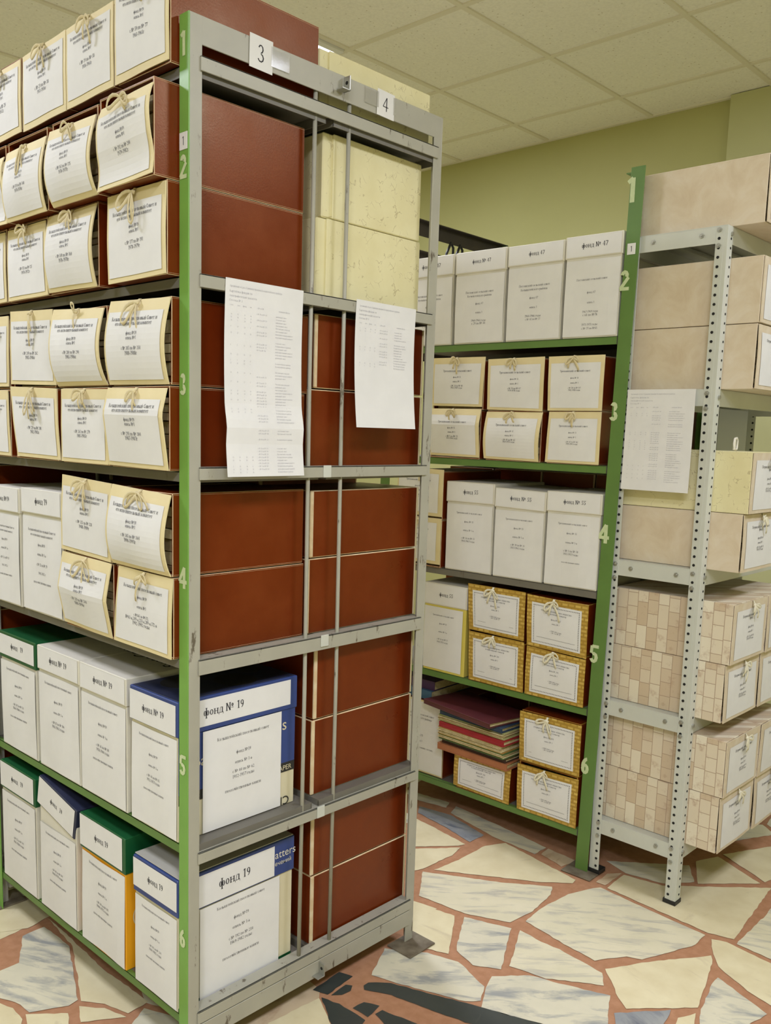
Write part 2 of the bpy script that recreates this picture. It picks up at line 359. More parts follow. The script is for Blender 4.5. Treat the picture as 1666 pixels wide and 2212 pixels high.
# ------------------------------------------------------------------ room shell
X0, X1, Y0, Y1, HC = -3.4, 3.30, -3.9, 3.4, 3.0
def hull(pts):
    pts = sorted(set(pts))
    def half(ps):
        h = []
        for p in ps:
            while len(h) > 1 and (h[-1][0] - h[-2][0]) * (p[1] - h[-2][1]) - (h[-1][1] - h[-2][1]) * (p[0] - h[-2][0]) <= 0: h.pop()
            h.append(p)
        return h
    a, b_ = half(pts), half(pts[::-1]); return a[:-1] + b_[:-1]
def inside(p, poly):
    r = False; j = len(poly) - 1
    for i in range(len(poly)):
        (xi, yi), (xj, yj) = poly[i], poly[j]
        if (yi > p[1]) != (yj > p[1]) and p[0] < (xj - xi) * (p[1] - yi) / (yj - yi) + xi: r = not r
        j = i
    return r
SLABS = {  # outlines of the broken marble slabs on the floor, metres
'a': (3, [(1.46, .58), (1.486, .448), (1.441, .26), (1.36, .262), (1.392, .404), (1.411, .543)]),
'b': (1, [(1.542, .739), (1.571, .522), (1.525, .501), (1.5, .614), (1.517, .716)]),
'c': (1, [(1.565, .484), (1.543, .24), (1.522, .056), (1.45, .054), (1.455, .235), (1.501, .46)]),
'd': (5, [(1.52, .046), (1.515, -.071), (1.442, -.057), (1.467, .039)]),
'e': (0, [(1.369, .54), (1.359, .434), (1.335, .263), (1.308, .271), (1.183, .377)]),
'f': (0, [(1.17, .366), (1.303, .257), (1.235, .242), (1.091, .248), (1.052, .263)]),
'g': (0, [(1.376, .208), (1.446, .172), (1.397, -.138), (1.37, -.142), (1.302, -.069), (1.112, .218), (1.226, .206)]),
'h': (1, [(1.076, .235), (1.207, .019), (1.303, -.109), (1.258, -.133), (1.131, -.149), (1.03, -.139), (.973, -.018), (.952, .143)]),
'i': (0, [(.907, .136), (.941, -.005), (.774, -.115), (.742, -.041), (.745, -.006)]),
'j': (2, [(.956, -.028), (1.007, -.159), (.819, -.258), (.781, -.194), (.802, -.12), (.84, -.096)]),
'k': (1, [(1.017, -.183), (1.012, -.258), (1.016, -.314), (1.004, -.454), (.958, -.484), (.873, -.363), (.849, -.265), (.929, -.225)]),
'l': (1, [(1.3, -.169), (1.392, -.202), (1.413, -.217), (1.399, -.373), (1.389, -.566), (1.319, -.57), (1.14, -.498), (1.123, -.46), (1.041, -.411), (1.049, -.308), (1.069, -.167), (1.167, -.157)]),
'm': (0, [(1.545, -.228), (1.57, -.348), (1.816, -.597), (1.428, -.634), (1.405, -.568), (1.425, -.232)]),
'n': (1, [(1.761, -.64), (1.402, -.767), (1.409, -.648), (1.627, -.648)]),
'na': (5, [(1.509, -.187), (1.549, -.218), (1.437, -.22), (1.433, -.19)]),
'o': (0, [(1.026, -.45), (1.155, -.523), (1.3, -.623), (1.262, -.641), (1.048, -.696), (.912, -.573), (.939, -.536)]),
'p': (0, [(1.382, -.588), (1.4, -.626), (1.378, -.787), (1.183, -.855), (1.21, -.756), (1.263, -.657), (1.326, -.615)]),
'q': (2, [(1.213, -.679), (1.15, -.829), (1.069, -.811), (.97, -.734), (1.03, -.709), (1.17, -.679)]),
'r': (2, [(.777, -.259), (.855, -.326), (.873, -.383), (.931, -.516), (.811, -.576), (.707, -.457), (.652, -.318), (.741, -.271)]),
's': (2, [(.666, .023), (.708, -.038), (.735, -.072), (.765, -.157), (.727, -.271), (.672, -.301), (.642, -.275), (.597, -.166), (.568, -.091), (.55, -.036)]),
't': (4, [(.522, -.053), (.563, -.096), (.593, -.169), (.637, -.279), (.712, -.466), (.736, -.538), (.61, -.433), (.556, -.245), (.526, -.13), (.493, -.067), (.504, -.052)]),
'u': (3, [(.874, -.56), (.99, -.653), (.913, -.667), (.823, -.593)]),
'v': (0, [(.973, -.679), (1.023, -.702), (.962, -.726), (.925, -.69)]),
'w': (0, [(1.934, -.392), (2.152, -.501), (1.912, -.586), (1.84, -.57)]),
'x': (0, [(1.815, -.349), (1.905, -.388), (1.819, -.563), (1.667, -.422)]),
'y': (1, [(1.589, -.139), (1.767, -.347), (1.669, -.41), (1.586, -.347), (1.557, -.226)]),
'A': (0, [(.038, 1.057), (.08, .987), (.07, .796), (.007, .78), (-.056, .814), (-.067, .819)]),
'B': (2, [(-.02, .754), (.046, .756), (.048, .621), (-.049, .392), (-.077, .386), (-.155, .428), (-.163, .491), (-.189, .541), (-.147, .637), (-.082, .639)]),
'C': (0, [(.073, .793), (.07, .649), (.061, .458), (.073, .267), (.012, .262), (-.011, .332), (-.045, .382), (.055, .614)]),
'D': (0, [(-.167, .426), (-.09, .361), (-.13, .279), (-.196, .343)]),
'E': (0, [(-.06, .367), (-.019, .319), (.002, .253), (-.086, .311)]),
'F': (0, [(-.197, .521), (-.176, .47), (-.18, .415), (-.206, .381), (-.243, .417)]),
'G': (4, [(.392, -.015), (.407, -.064), (.409, -.153), (.365, -.168), (.325, -.129)]),
'H': (4, [(.416, -.025), (.475, -.019), (.483, -.034), (.464, -.048), (.437, -.043)]),
'I': (4, [(.419, -.098), (.458, -.101), (.474, -.138), (.422, -.148)]),
'J': (4, [(.443, -.153), (.467, -.154), (.491, -.26), (.442, -.241), (.428, -.2)]),
'L': (4, [(.397, .024), (.498, .031), (.512, -.008), (.412, -.017)]),  # slate slab whose dark colour also stands in for the rack's shadow
'K': (0, [(.233, .001), (.385, -.012), (.335, -.111), (.285, -.184), (.171, -.074)]),
}
def make_floor():
    rng = random.Random(11)
    polys = list(SLABS.values()); measured = list(polys)
    right = hull([p for k, (t, q) in SLABS.items() if k[0].islower() for p in q])
    left = hull([p for k, (t, q) in SLABS.items() if k in 'ABCDEF' for p in q]); mid = hull([p for k, (t, q) in SLABS.items() if k in 'GHIJKL' for p in q])
    st = 0.27; nx = int((X1 - X0) / st) + 3; ny = int((Y1 - Y0) / st) + 3
    seeds = {(i, j): (X0 + (i - 1 + rng.uniform(.05, .95)) * st, Y0 + (j - 1 + rng.uniform(.05, .95)) * st) for i in range(nx) for j in range(ny)}
    for (i, j), s in seeds.items():
        poly = [(s[0] - .5, s[1] - .5), (s[0] + .5, s[1] - .5), (s[0] + .5, s[1] + .5), (s[0] - .5, s[1] + .5)]
        for di in range(-2, 3):
            for dj in range(-2, 3):
                o = seeds.get((i + di, j + dj))
                if not o or o == s: continue
                dx, dy = o[0] - s[0], o[1] - s[1]; L = math.hypot(dx, dy); lim = L / 2 - .010
                out = []
                for a in range(len(poly)):
                    p, q = poly[a], poly[(a + 1) % len(poly)]
                    dp = ((p[0] - s[0]) * dx + (p[1] - s[1]) * dy) / L - lim; dq = ((q[0] - s[0]) * dx + (q[1] - s[1]) * dy) / L - lim
                    if dp <= 0: out.append(p)
                    if dp * dq < 0: t = dp / (dp - dq); out.append((p[0] + (q[0] - p[0]) * t, p[1] + (q[1] - p[1]) * t))
                poly = out
                if not poly: break
            if not poly: break
        if len(poly) < 3: continue
        c = (sum(p[0] for p in poly) / len(poly), sum(p[1] for p in poly) / len(poly))
        if not (X0 < c[0] < X1 and Y0 < c[1] < Y1): continue
        if any(inside(c, h) for h in (right, left, mid)): continue
        if sum(any(inside(p, h) for h in (right, left, mid)) for p in poly) > len(poly) * .4: continue
        poly = [(min(max(p[0], X0), X1), min(max(p[1], Y0), Y1)) for p in poly]
        polys.append((rng.choice([0, 0, 0, 1, 1, 2, 2, 3, 5]), poly))
    vs = []; fs = []; ms = []; uvs = []
    vs += [(X0 - .2, Y0 - .2, -.0016), (X1 + .3, Y0 - .2, -.0016), (X1 + .3, Y1 + .2, -.0016), (X0 - .2, Y1 + .2, -.0016)]; fs.append((0, 1, 2, 3)); ms.append(6); uvs += [(0, 0)] * 4
    for ty, poly in polys:
        pts = []
        for a in range(len(poly)):
            p, q = Vector(poly[a]), Vector(poly[(a + 1) % len(poly)]); d = q - p; L = d.length
            n = max(1, int(L / .016)); nrm = Vector((-d.y, d.x)) / (L or 1)
            for k in range(n): pts.append(p + d * (k / n) + nrm * rng.uniform(-.0018, .0018))
        an = rng.uniform(-.25, .25) + (.9 if ty in (1, 2) else rng.uniform(0, 3)); ca, sa = math.cos(an), math.sin(an); ox, oy = rng.uniform(0, 50), rng.uniform(0, 50)
        zz = 0.0 if (ty, poly) in measured else -.0008
        o = len(vs); vs += [(p.x, p.y, zz) for p in pts]; N = len(pts)
        fs.append(tuple(range(o, o + N))); ms.append(ty); uvs += [((p.x * ca - p.y * sa) * 3 + ox, (p.x * sa + p.y * ca) * 3 + oy) for p in pts]
    me = bpy.data.meshes.new('floor'); me.from_pydata(vs, [], fs)
    for mm in ('stone_cream', 'stone_striped', 'stone_cloudy', 'stone_bluegrey', 'stone_slate', 'stone_tan', 'grout'): me.materials.append(MATS[mm])
    me.polygons.foreach_set('material_index', ms)
    uvl = me.uv_layers.new(name='slab')
    uvl.data.foreach_set('uv', [x for u in uvs for x in u])
    bm = bmesh.new(); bm.from_mesh(me)
    for f in bm.faces:
        if f.normal.z < 0: f.normal_flip()
    bm.to_mesh(me); bm.free()
    o = bpy.data.objects.new('floor', me); COL.objects.link(o); struct(o)
make_floor()
def wall(name, lo, hi, mat='wall_paint'):
    b_ = MB(); b_.box(lo, hi); struct(b_.build(name, [mat]))
wall('wall_back', (X1, Y0, -.02), (X1 + .12, Y1, HC + .1))
wall('wall_left', (X0, Y1, -.02), (X1 + .12, Y1 + .12, HC + .1))
wall('wall_right', (X0, Y0 - .12, -.02), (X1 + .12, Y0, HC + .1))
wall('wall_front', (X0 - .12, Y0 - .12, -.02), (X0, Y1 + .12, HC + .1))
wall('pilaster', (X1 - .045, -.35, 0), (X1, .365, HC), 'pilaster_paint')
GX, GY = 1.765, 0.175
def make_ceiling():
    b_ = MB(); lamps = [(a, c) for a, c, _ in LAMPS]
    b_.box((X0, Y0, HC + .004), (X1, Y1, HC + .05))
    gx = GX - 0.6 * 9
    while gx < X1:
        if gx > X0: b_.box((gx - .012, Y0, HC - .002), (gx + .012, Y1, HC + .006), 1, .001)
        gx += 0.6
    gy = GY - 0.6 * 7
    while gy < Y1:
        if gy > Y0: b_.box((X0, gy - .012, HC - .0024), (X1, gy + .012, HC + .006), 1, .001)
        gy += 0.6
    b_.box((X1 - .02, Y0, HC - .003), (X1, Y1, HC + .006), 1)
    struct(b_.build('ceiling', ['ceiling_tile', 'tee_grid']))
make_ceiling()
LAMP_WORDS = {0: 'over the aisle left of the near rack', 1: 'over the far rack, glimpsed between box tops', 2: 'over the far left of the room', 3: 'over the open floor on the right', 4: 'behind the viewer'}
for n, (lx, ly, pw) in enumerate(LAMPS):
    t = thing('ceiling_light', 'square recessed ceiling light panel ' + LAMP_WORDS[n], 'ceiling light', (lx, ly, HC), 0, 'square panel lights in the tiled ceiling')
    f = MB()
    for lo, hi in (((-.285, -.285), (.285, -.255)), ((-.285, .255), (.285, .285)), ((-.285, -.255), (-.255, .255)), ((.255, -.255), (.285, .255))):
        f.box((*lo, -.014), (*hi, .002), 0, .002)
    f.build('frame', ['lamp_frame'], t)
    d = MB(); d.box((-.255, -.255, -.008), (.255, .255, 0)); d.build('diffuser', ['lamp_diffuser'], t)
    ld = bpy.data.lights.new('lamp_glow', 'AREA'); ld.shape = 'SQUARE'; ld.size = .5; ld.energy = pw; ld.color = LAMP_COLOUR
    lo_ = bpy.data.objects.new('lamp_glow', ld); COL.objects.link(lo_); lo_.parent = t; lo_.location = (0, 0, -.02)

# ------------------------------------------------------------------ racks
RW = 0.755
AZ = [2.095, 1.703, 1.318, 0.926, 0.516, 0.118]      # shelf heights of the near rack
def L_post(rack, cx, cy, sx, sy, fl, h, m_side, m_end, z0=0.0, lean=0.0):
    b_ = MB(); t = .003
    b_.box((cx, cy, z0), (cx + sx * t, cy + sy * fl, h), 0, .0006)
    b_.box((cx + sx * t, cy, z0), (cx + sx * fl, cy + sy * t, h), 1, .0006)
    if lean: b_.v = [(p[0], p[1] + lean * p[2] / h, p[2]) for p in b_.v]
    return b_.build('post', [m_side, m_end], rack)
def stencil(rack, ch, y, z, h, x=-.0008):
    b_ = MB()
    for i, q in enumerate(text_quads(ch, h / 1.45, 0, 0, .30, .26, False)):
        b_.add([(x - i * 2e-5, y - px, z + py) for px, py in q], [(0, 1, 2, 3)])
    o = b_.build('stencilled_number', ['stencil_paint'], rack); o['label'] = 'pale stencilled digit ' + ch
def end_frame(rack, y0, sg, rails, mat='rack_grey', top=2.184, xin=.03, lean=0.0):
    y = y0 + lean; b_ = MB(); b_.box((xin, y, top - .052), (RW - xin, y - sg * .003, top), 0, .0006); b_.box((xin, y - sg * .003, top - .003), (RW - xin, y - sg * .03, top), 0)
    b_.build('top_rail', [mat], rack)
    for z0, z1 in rails:
        y = y0 + lean * z1 / top; r = MB(); r.box((.026, y + sg * .0045, z0), (RW - .018, y + sg * .0005, z1), 0, .0007)
        r.box((.026, y + sg * .0045, z1 - .003), (RW - .018, y - sg * .03, z1), 0, .0007)
        r.build('cross_rail', [mat], rack)
def trays(rack, zs, ylen, lips, lip=.022, y0=.004, inset=.004, lean=0.0):
    for z, lm in zip(zs, lips):
        ya, yb = y0 + lean * z / 2.2, ylen - .004 + lean * z / 2.2
        for xa, xb, out in ((inset, .362, 'L'), (.384, RW - inset, 'R')):
            b_ = MB(); b_.box((xa, ya, z - .0025), (xb, yb, z - .0005), 0)
            for xx, mi in ((xa, 1 if out == 'L' else 0), (xb - .002, 0)): b_.box((xx, ya, z - lip), (xx + .002, yb, z - .0025), mi, .0005)
            if out == 'L': b_.box((xa, ya, z - .0026), (xa + .012, yb, z - .0004), 1)
            for yy in (ya, yb - .002): b_.box((xa, yy, z - lip), (xb, yy + .002, z - .0025), 0)
            b_.build('shelf', ['shelf_grey', lm], rack)
ra = thing('storage_rack', 'near double-sided steel rack with green corner post and crowded grey end frame', 'rack', (0, 0, 0))
LA = 0.955
for cx, cy, sx, sy in ((0, 0, 1, 1), (RW, 0, -1, 1), (0, LA, 1, -1), (RW, LA, -1, -1)):
    L_post(ra, cx, cy, sx, sy, .031, 2.184, 'rack_green' if cx == 0 else 'rack_grey', 'rack_grey')
RAILS_A = [(2.084, 2.111), (1.682, 1.708), (1.301, 1.327), (.893, .926), (.474, .500), (.099, .128)]
end_frame(ra, 0, -1, RAILS_A); end_frame(ra, LA, 1, RAILS_A)
for yy, sg in ((0, 1), (LA, -1)):
    b_ = MB(); b_.box((.028, yy - sg * .003, .052), (RW - .02, yy + sg * .02, .096), 0, .001); b_.build('bottom_rail', ['rack_grey'], ra)
trays(ra, AZ, LA, ['shelf_grey'] * 4 + ['rack_green_dark'] * 2)
for px, pz in ((0.333, 0), (0.436, 0)):
    for yy in (.008, LA - .008):
        b_ = MB(); b_.tube([(px, yy, .10), (px + .002, yy, .8), (px - .0015, yy, 1.5), (px, yy, 2.15)], .0048, n=10); b_.build('rod', ['rack_grey'], ra, True)
for x_, y_ in ((-.03, -.06), (.678, -.06), (-.03, LA - .03), (.678, LA - .03)):
    b_ = MB(); b_.box((x_, y_, 0), (x_ + .105, y_ + .085, .005), 0, .001); b_.build('foot_plate', ['rust_steel'], ra)
for bx, bz in ((.40, 2.165), (.386, .078)):
    b_ = MB(); b_.box((bx - .016, -.024, bz - .018), (bx + .008, -.003, bz - .015), 0, .0006); b_.box((bx + .005, -.024, bz - .018), (bx + .008, -.003, bz + .014), 0, .0006)
    b_.cyl((bx + .0045, -.014, bz), (bx + .0085, -.014, bz), .004, 10, 1); b_.build('bracket', ['bolt_steel', 'hole_dark'], ra)
for rx, rz in ((.38, 1.315), (.384, .915), (.384, .489)):
    b_ = MB(); b_.box((rx - .012, -.0075, rz - .014), (rx + .012, -.0045, rz + .014), 0, .001); b_.build('clip', ['rack_white'], ra)
for ch, z_ in (('1', 2.107), ('2', 1.885), ('3', 1.47), ('4', 1.078), ('5', .676), ('6', .285)):
    stencil(ra, ch, .0165, z_, .044)
# far rack
BYAW = .03; BT = Vector((1.463, -.1387, 0)); cb_, sb_ = math.cos(BYAW), math.sin(BYAW)
def Bw(x, y, z): return (BT.x + cb_ * x - sb_ * y, BT.y + sb_ * x + cb_ * y, z)
rb = thing('storage_rack', 'far green steel rack holding white cartons, string-tied boxes and gold boxes', 'rack', BT, BYAW)
LB = 0.972; BZ = [2.09, 1.716, 1.325, .930, .547, .138]
BLEAN = -.040
for cx, cy, sx, sy in ((0, .044, 1, -1), (RW, .044, -1, -1), (0, LB, 1, -1), (RW, LB, -1, -1)):
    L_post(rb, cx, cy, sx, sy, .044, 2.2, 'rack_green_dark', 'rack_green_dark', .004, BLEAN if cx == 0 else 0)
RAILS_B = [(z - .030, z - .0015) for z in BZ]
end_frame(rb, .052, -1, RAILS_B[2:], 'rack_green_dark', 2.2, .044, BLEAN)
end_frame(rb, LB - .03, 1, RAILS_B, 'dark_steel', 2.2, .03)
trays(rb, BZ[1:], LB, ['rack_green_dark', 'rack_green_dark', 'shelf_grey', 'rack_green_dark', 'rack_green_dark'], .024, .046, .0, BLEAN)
for x_, y_ in ((-.045, -.034), (.69, -.034), (-.045, LB - .06), (.69, LB - .06)):
    b_ = MB(); b_.box((x_, y_, 0), (x_ + .1, y_ + .105, .004), 0, .001); b_.build('foot_plate', ['rust_steel'], rb)
for ch, z_ in (('1', 2.10), ('2', 1.85), ('3', 1.462), ('4', 1.085), ('5', .70), ('6', .33)):
    stencil(rb, ch, .036 + BLEAN * z_ / 2.2, z_, .058 if ch != '1' else .07)
for hx in (.33, .39):
    b_ = MB(); b_.tube([(hx - .024, LB - .05, 2.03), (hx - .020, LB - .055, 2.10), (hx, LB - .06, 2.145), (hx + .022, LB - .055, 2.13), (hx + .028, LB - .05, 2.08)], .005, n=8)
    b_.build('hook', ['black_plastic'], rb, True)
# white perforated rack
CX, CY0, CY1, CL = 1.4766, -.433, -.137, 1.0
rc = thing('perforated_rack', 'slim white perforated steel rack holding pale pinkish boxes at right', 'rack', (CX, CY0, 0))
DW = CY1 - CY0; CZ = [2.003, 1.556, 1.037, .588, .190]
def perf_post(x, y, sx, sy, far):
    b_ = MB(); t = .002; fl = .034; z0 = .006 if far else .002
    b_.box((x, y, z0), (x + sx * t, y + sy * fl, 2.0), 0, .0005); b_.box((x + sx * t, y, z0), (x + sx * fl, y + sy * t, 2.0), 0, .0005)
    b_.box((x - sx * .0008, y + sy * .011, z0), (x, y + sy * .015, 2.0), 0)
    z = .03
    while z < 1.99:
        b_.cyl((x - sx * .0012, y + sy * .024, z), (x + sx * t * 1.2, y + sy * .024, z), .0042, 8, 1)
        b_.cyl((x + sx * .023, y - sy * .0008, z), (x + sx * .023, y + sy * t * 1.2, z), .0036, 8, 1)
        z += .0255
    p = b_.build('post', ['rack_white', 'hole_dark'], rc)
    f = MB(); f.box((x - sx * .002, y - sy * .002, z0 - .0015), (x + sx * .039, y + sy * .039, z0 + .012), 0, .001); f.build('foot_cap', ['black_plastic'], p)
perf_post(0, 0, 1, 1, False); perf_post(0, DW, 1, -1, True); perf_post(CL, 0, -1, 1, False); perf_post(CL, DW, -1, -1, False)
for z in CZ:
    b_ = MB(); b_.box((.0025, .0025, z - .002), (CL - .0025, DW - .0025, z), 0)
    for lo, hi in (((.0025, .0025), (.0045, DW - .0025)), ((CL - .0045, .0025), (CL - .0025, DW - .0025)), ((.0045, .0025), (CL - .0045, .0045)), ((.0045, DW - .0045), (CL - .0045, DW - .0025))):
        b_.box((*lo, z - .048), (*hi, z - .002), 0, .0006)
    for k in range(1, 4): b_.box((.005, DW * k / 4 - .012, z - .014), (CL - .005, DW * k / 4 + .012, z - .002), 0, .003)
    b_.build('shelf', ['rack_white'], rc)
    for yy, zz in ((.024, z - .012), (.024, z - .055), (DW - .024, z - .012), (DW - .024, z - .055), (.075, z - .022), (DW - .075, z - .022)):
        bb = MB(); x_ = .0025 if .05 < yy < DW - .05 else 0
        bb.cyl((x_ - .0045, yy, zz), (x_, yy, zz), .0068, 6); bb.cyl((x_ - .0075, yy, zz), (x_ - .0045, yy, zz), .0034, 8); bb.build('bolt', ['bolt_steel'], rc)
    bb = MB(); bb.cyl((.024, -.005, z - .022), (.024, .0, z - .022), .006, 6); bb.build('bolt', ['bolt_steel'], rc)

# ------------------------------------------------------------------ boxes
PROF = {'flat': [(0, 0), (.5, .002), (1, 0)], 'bulge': [(0, 0), (.25, .011), (.5, .016), (.75, .011), (1, .001)], 'belly': [(0, 0), (.2, .013), (.45, .021), (.7, .015), (1, .002)],
        'kink': [(0, 0), (.48, .020), (.52, .021), (1, .003)], 'kinkhigh': [(0, 0), (.64, .017), (.68, .018), (1, .003)], 'sag': [(0, .004), (.3, -.003), (.6, .004), (.85, .010), (1, .006)], 'lean': [(0, .012), (.5, .010), (1, 0)]}
def prof(kind, v):
    if kind == 'bulge': return .016 * math.sin(pi * v ** .95)
    if kind == 'belly': return .021 * math.sin(pi * v ** .82)
    if kind == 'sag': return .011 * math.sin(pi * v ** 2.2) - .004 * math.sin(pi * min(1, v * 2.2))
    P = PROF[kind]
    for (a, x), (b_, y) in zip(P, P[1:]):
        if v <= b_:
            t = (v - a) / (b_ - a); t2 = t if 'kink' in kind else t * t * (3 - 2 * t) * .5 + t * .5
            return x + (y - x) * t2
    return P[-1][1]
def surface(c, kind, base=.004, seed=0, amp=1.0):
    """point on the front flap: c = local corners TL,TR,BR,BL as (x,z); u right, v up; third value pushes outward"""
    r = random.Random(seed); ph = r.uniform(0, 6); wob = r.uniform(.0004, .0014)
    def f(u, v, out=0.0):
        x = (c[0][0] * (1 - u) + c[1][0] * u) * v + (c[3][0] * (1 - u) + c[2][0] * u) * (1 - v)
        z = (c[0][1] * (1 - u) + c[1][1] * u) * v + (c[3][1] * (1 - u) + c[2][1] * u) * (1 - v)
        o = base + prof(kind, v) * amp * (1 - .12 * math.cos(u * 6.28)) + wob * math.sin(u * 7 + ph + v * 3) + out
        return (x, -o, z)
    return f
def sheet_on(f, name, parent, rect, mat, lines, inkmat='ink', out=.0012, nu=6, nv=12, extra=None):
    """paper rectangle (u0,v0,u1,v1) lying on a flap surface, with its printed lines [(fraction from top, text, width fraction)]"""
    u0, v0, u1, v1 = rect; b_ = MB()
    vs = [f(u0 + (u1 - u0) * i / nu, v0 + (v1 - v0) * j / nv, out) for j in range(nv + 1) for i in range(nu + 1)]
    fs = [(j * (nu + 1) + i, j * (nu + 1) + i + 1, (j + 1) * (nu + 1) + i + 1, (j + 1) * (nu + 1) + i) for j in range(nv) for i in range(nu)]
    b_.add(vs, fs, 0)
    a, c = Vector(f(u0, (v0 + v1) / 2)), Vector(f(u1, (v0 + v1) / 2)); wd = (c - a).length
    a, c = Vector(f(.5, v0)), Vector(f(.5, v1)); ht = (c - a).length
    quads = []
    for fr, txt, wf, *cx in lines:
        quads += text_quads(txt, None, (cx[0] if cx else .5) * wd, ht * (1 - fr), width=wf * wd)
    quads += (extra(wd, ht) if extra else [])
    for q in quads:
        b_.add([f(u0 + (u1 - u0) * px / wd, v0 + (v1 - v0) * py / ht, out + .0005) for px, py in q], [(0, 1, 2, 3)], 1)
    return b_.build(name, [mat, inkmat], parent)
def bow(parent, f, u, v, seed, mat, loops=None, tails=None, s=1.0, wd=.0040):
    """string bow tied at the top of a flap"""
    r = random.Random(seed); b_ = MB(); o = Vector(f(u, v, .006))
    if loops is None: loops = [(-r.uniform(50, 110), r.uniform(.022, .038), r.uniform(.008, .013)), (r.uniform(40, 110), r.uniform(.018, .032), r.uniform(.006, .012))]
    if tails is None: tails = [(-r.uniform(15, 60), r.uniform(.025, .05)), (r.uniform(5, 50), r.uniform(.03, .06))]
    top = Vector(f(u, 1.0, .002)); top.z -= .002
    b_.tube([top + Vector((.002, .002, .0)), top + Vector((.001, -.001, .001)), (top + o) / 2 + Vector((0, -.003, 0)), o], wd, .0012, 6)
    b_.tube([o + Vector((-.006, 0, .001)), o + Vector((-.002, -.003, 0)), o + Vector((.003, -.003, .001)), o + Vector((.006, 0, -.001))], .0042, .0034, 8)
    for an, ln, hw in loops:
        a = math.radians(an); d = Vector((math.sin(a), 0, -math.cos(a))); n = Vector((math.cos(a), 0, math.sin(a))); pts = []
        for k in range(13):
            t = k / 12; ang = t * 2 * pi; al = (1 - math.cos(ang)) / 2; sd = math.sin(ang) * (0.35 + 0.65 * al)
            p = o + d * (ln * s * al) + n * (hw * s * sd); p.z -= .012 * s * al * al; p.y -= .004 + .006 * math.sin(ang / 2)
            pts.append(p)
        b_.tube(pts, wd * .9, .0012, 6, ref=(.25, 1, .35), caps=False)
    for an, ln in tails:
        a = math.radians(an); pts = []
        for k in range(6):
            t = k / 5; p = o + Vector((math.sin(a) * ln * s * t * (1 - .35 * t), -.003 - .004 * math.sin(t * 3), -ln * s * (math.cos(a) * t + .35 * t * t * abs(math.sin(a))))); p.x += .002 * math.sin(t * 5 + seed); pts.append(p)
        b_.tube(pts, wd, .0012, 6, ref=(.1, 1, .1))
    return b_.build('string_bow', [mat], parent, True)
def archive_box(label, loc, rz, w, h, d, corners, kind, lines, seed, group, case='brown_leatherette', edge='worn_edge', flap='flap_board', margins=(.03, .05, .03, .10), ribbon='string_cloth', bow_at=(.5, .97), loops=None, tails=None, bows=1, amp=1.0, extra=None, name='archive_box', cat='archive box', ink='label_ink', paper='paper', bowscale=1.0, bev=.0022):
    t = thing(name, label, cat, loc, rz, group); th = .0045
    c = MB()
    c.box((-w / 2, 0, 0), (w / 2, d, th), 0, bev, 1); c.box((-w / 2, 0, h - th), (w / 2, d, h), 0, bev, 1)
    c.box((-w / 2, 0.0005, th * .6), (-w / 2 + th, d, h - th * .6), 0, bev, 1); c.box((w / 2 - th, 0.0005, th * .6), (w / 2, d, h - th * .6), 0, bev, 1)
    c.box((-w / 2 + .001, d - th, .001), (w / 2 - .001, d, h - .001), 0, bev, 1)
    c.build('case', [case, edge], t)
    r = random.Random(seed * 3 + 1); p = MB(); z = th + .001; k = 0
    while z < h - .03:
        dz = r.uniform(.012, .03); p.box((-w / 2 + .008 + r.uniform(0, .004), .010 + r.uniform(0, .012), z), (w / 2 - .008 - r.uniform(0, .006), d - .02, min(z + dz - .0015, h - .012)), k % 2, .001); z += dz; k += 1
    p.build('document_bundle', ['documents', 'pages'], t)
    f = surface(corners, kind, .004, seed, amp)
    nu, nv = 6, 14; fm = MB(); vs = []
    for lay in (0, 1):
        vs += [f(i / nu, j / nv, 0 if lay == 0 else -.0026) for j in range(nv + 1) for i in range(nu + 1)]
    M = (nu + 1) * (nv + 1); fs = []
    for j in range(nv):
        for i in range(nu):
            q = (j * (nu + 1) + i, j * (nu + 1) + i + 1, (j + 1) * (nu + 1) + i + 1, (j + 1) * (nu + 1) + i); fs += [q, tuple(x + M for x in q)]
    ring = [i for i in range(nu + 1)] + [j * (nu + 1) + nu for j in range(1, nv + 1)] + [nv * (nu + 1) + i for i in range(nu - 1, -1, -1)] + [j * (nu + 1) for j in range(nv - 1, 0, -1)]
    fs += [(a, b_, b_ + M, a + M) for a, b_ in zip(ring, ring[1:] + ring[:1])]
    fm.add(vs, fs); fo = fm.build('flap', [flap], t)
    l, b0, rr, tp = margins
    sheet_on(f, 'paper_label', fo, (l, b0, 1 - rr, 1 - tp), paper, lines, ink, extra=extra)
    for i in range(bows): bow(t, f, bow_at[0], bow_at[1], seed + i * 50, ribbon, loops, tails, bowscale)
    return t
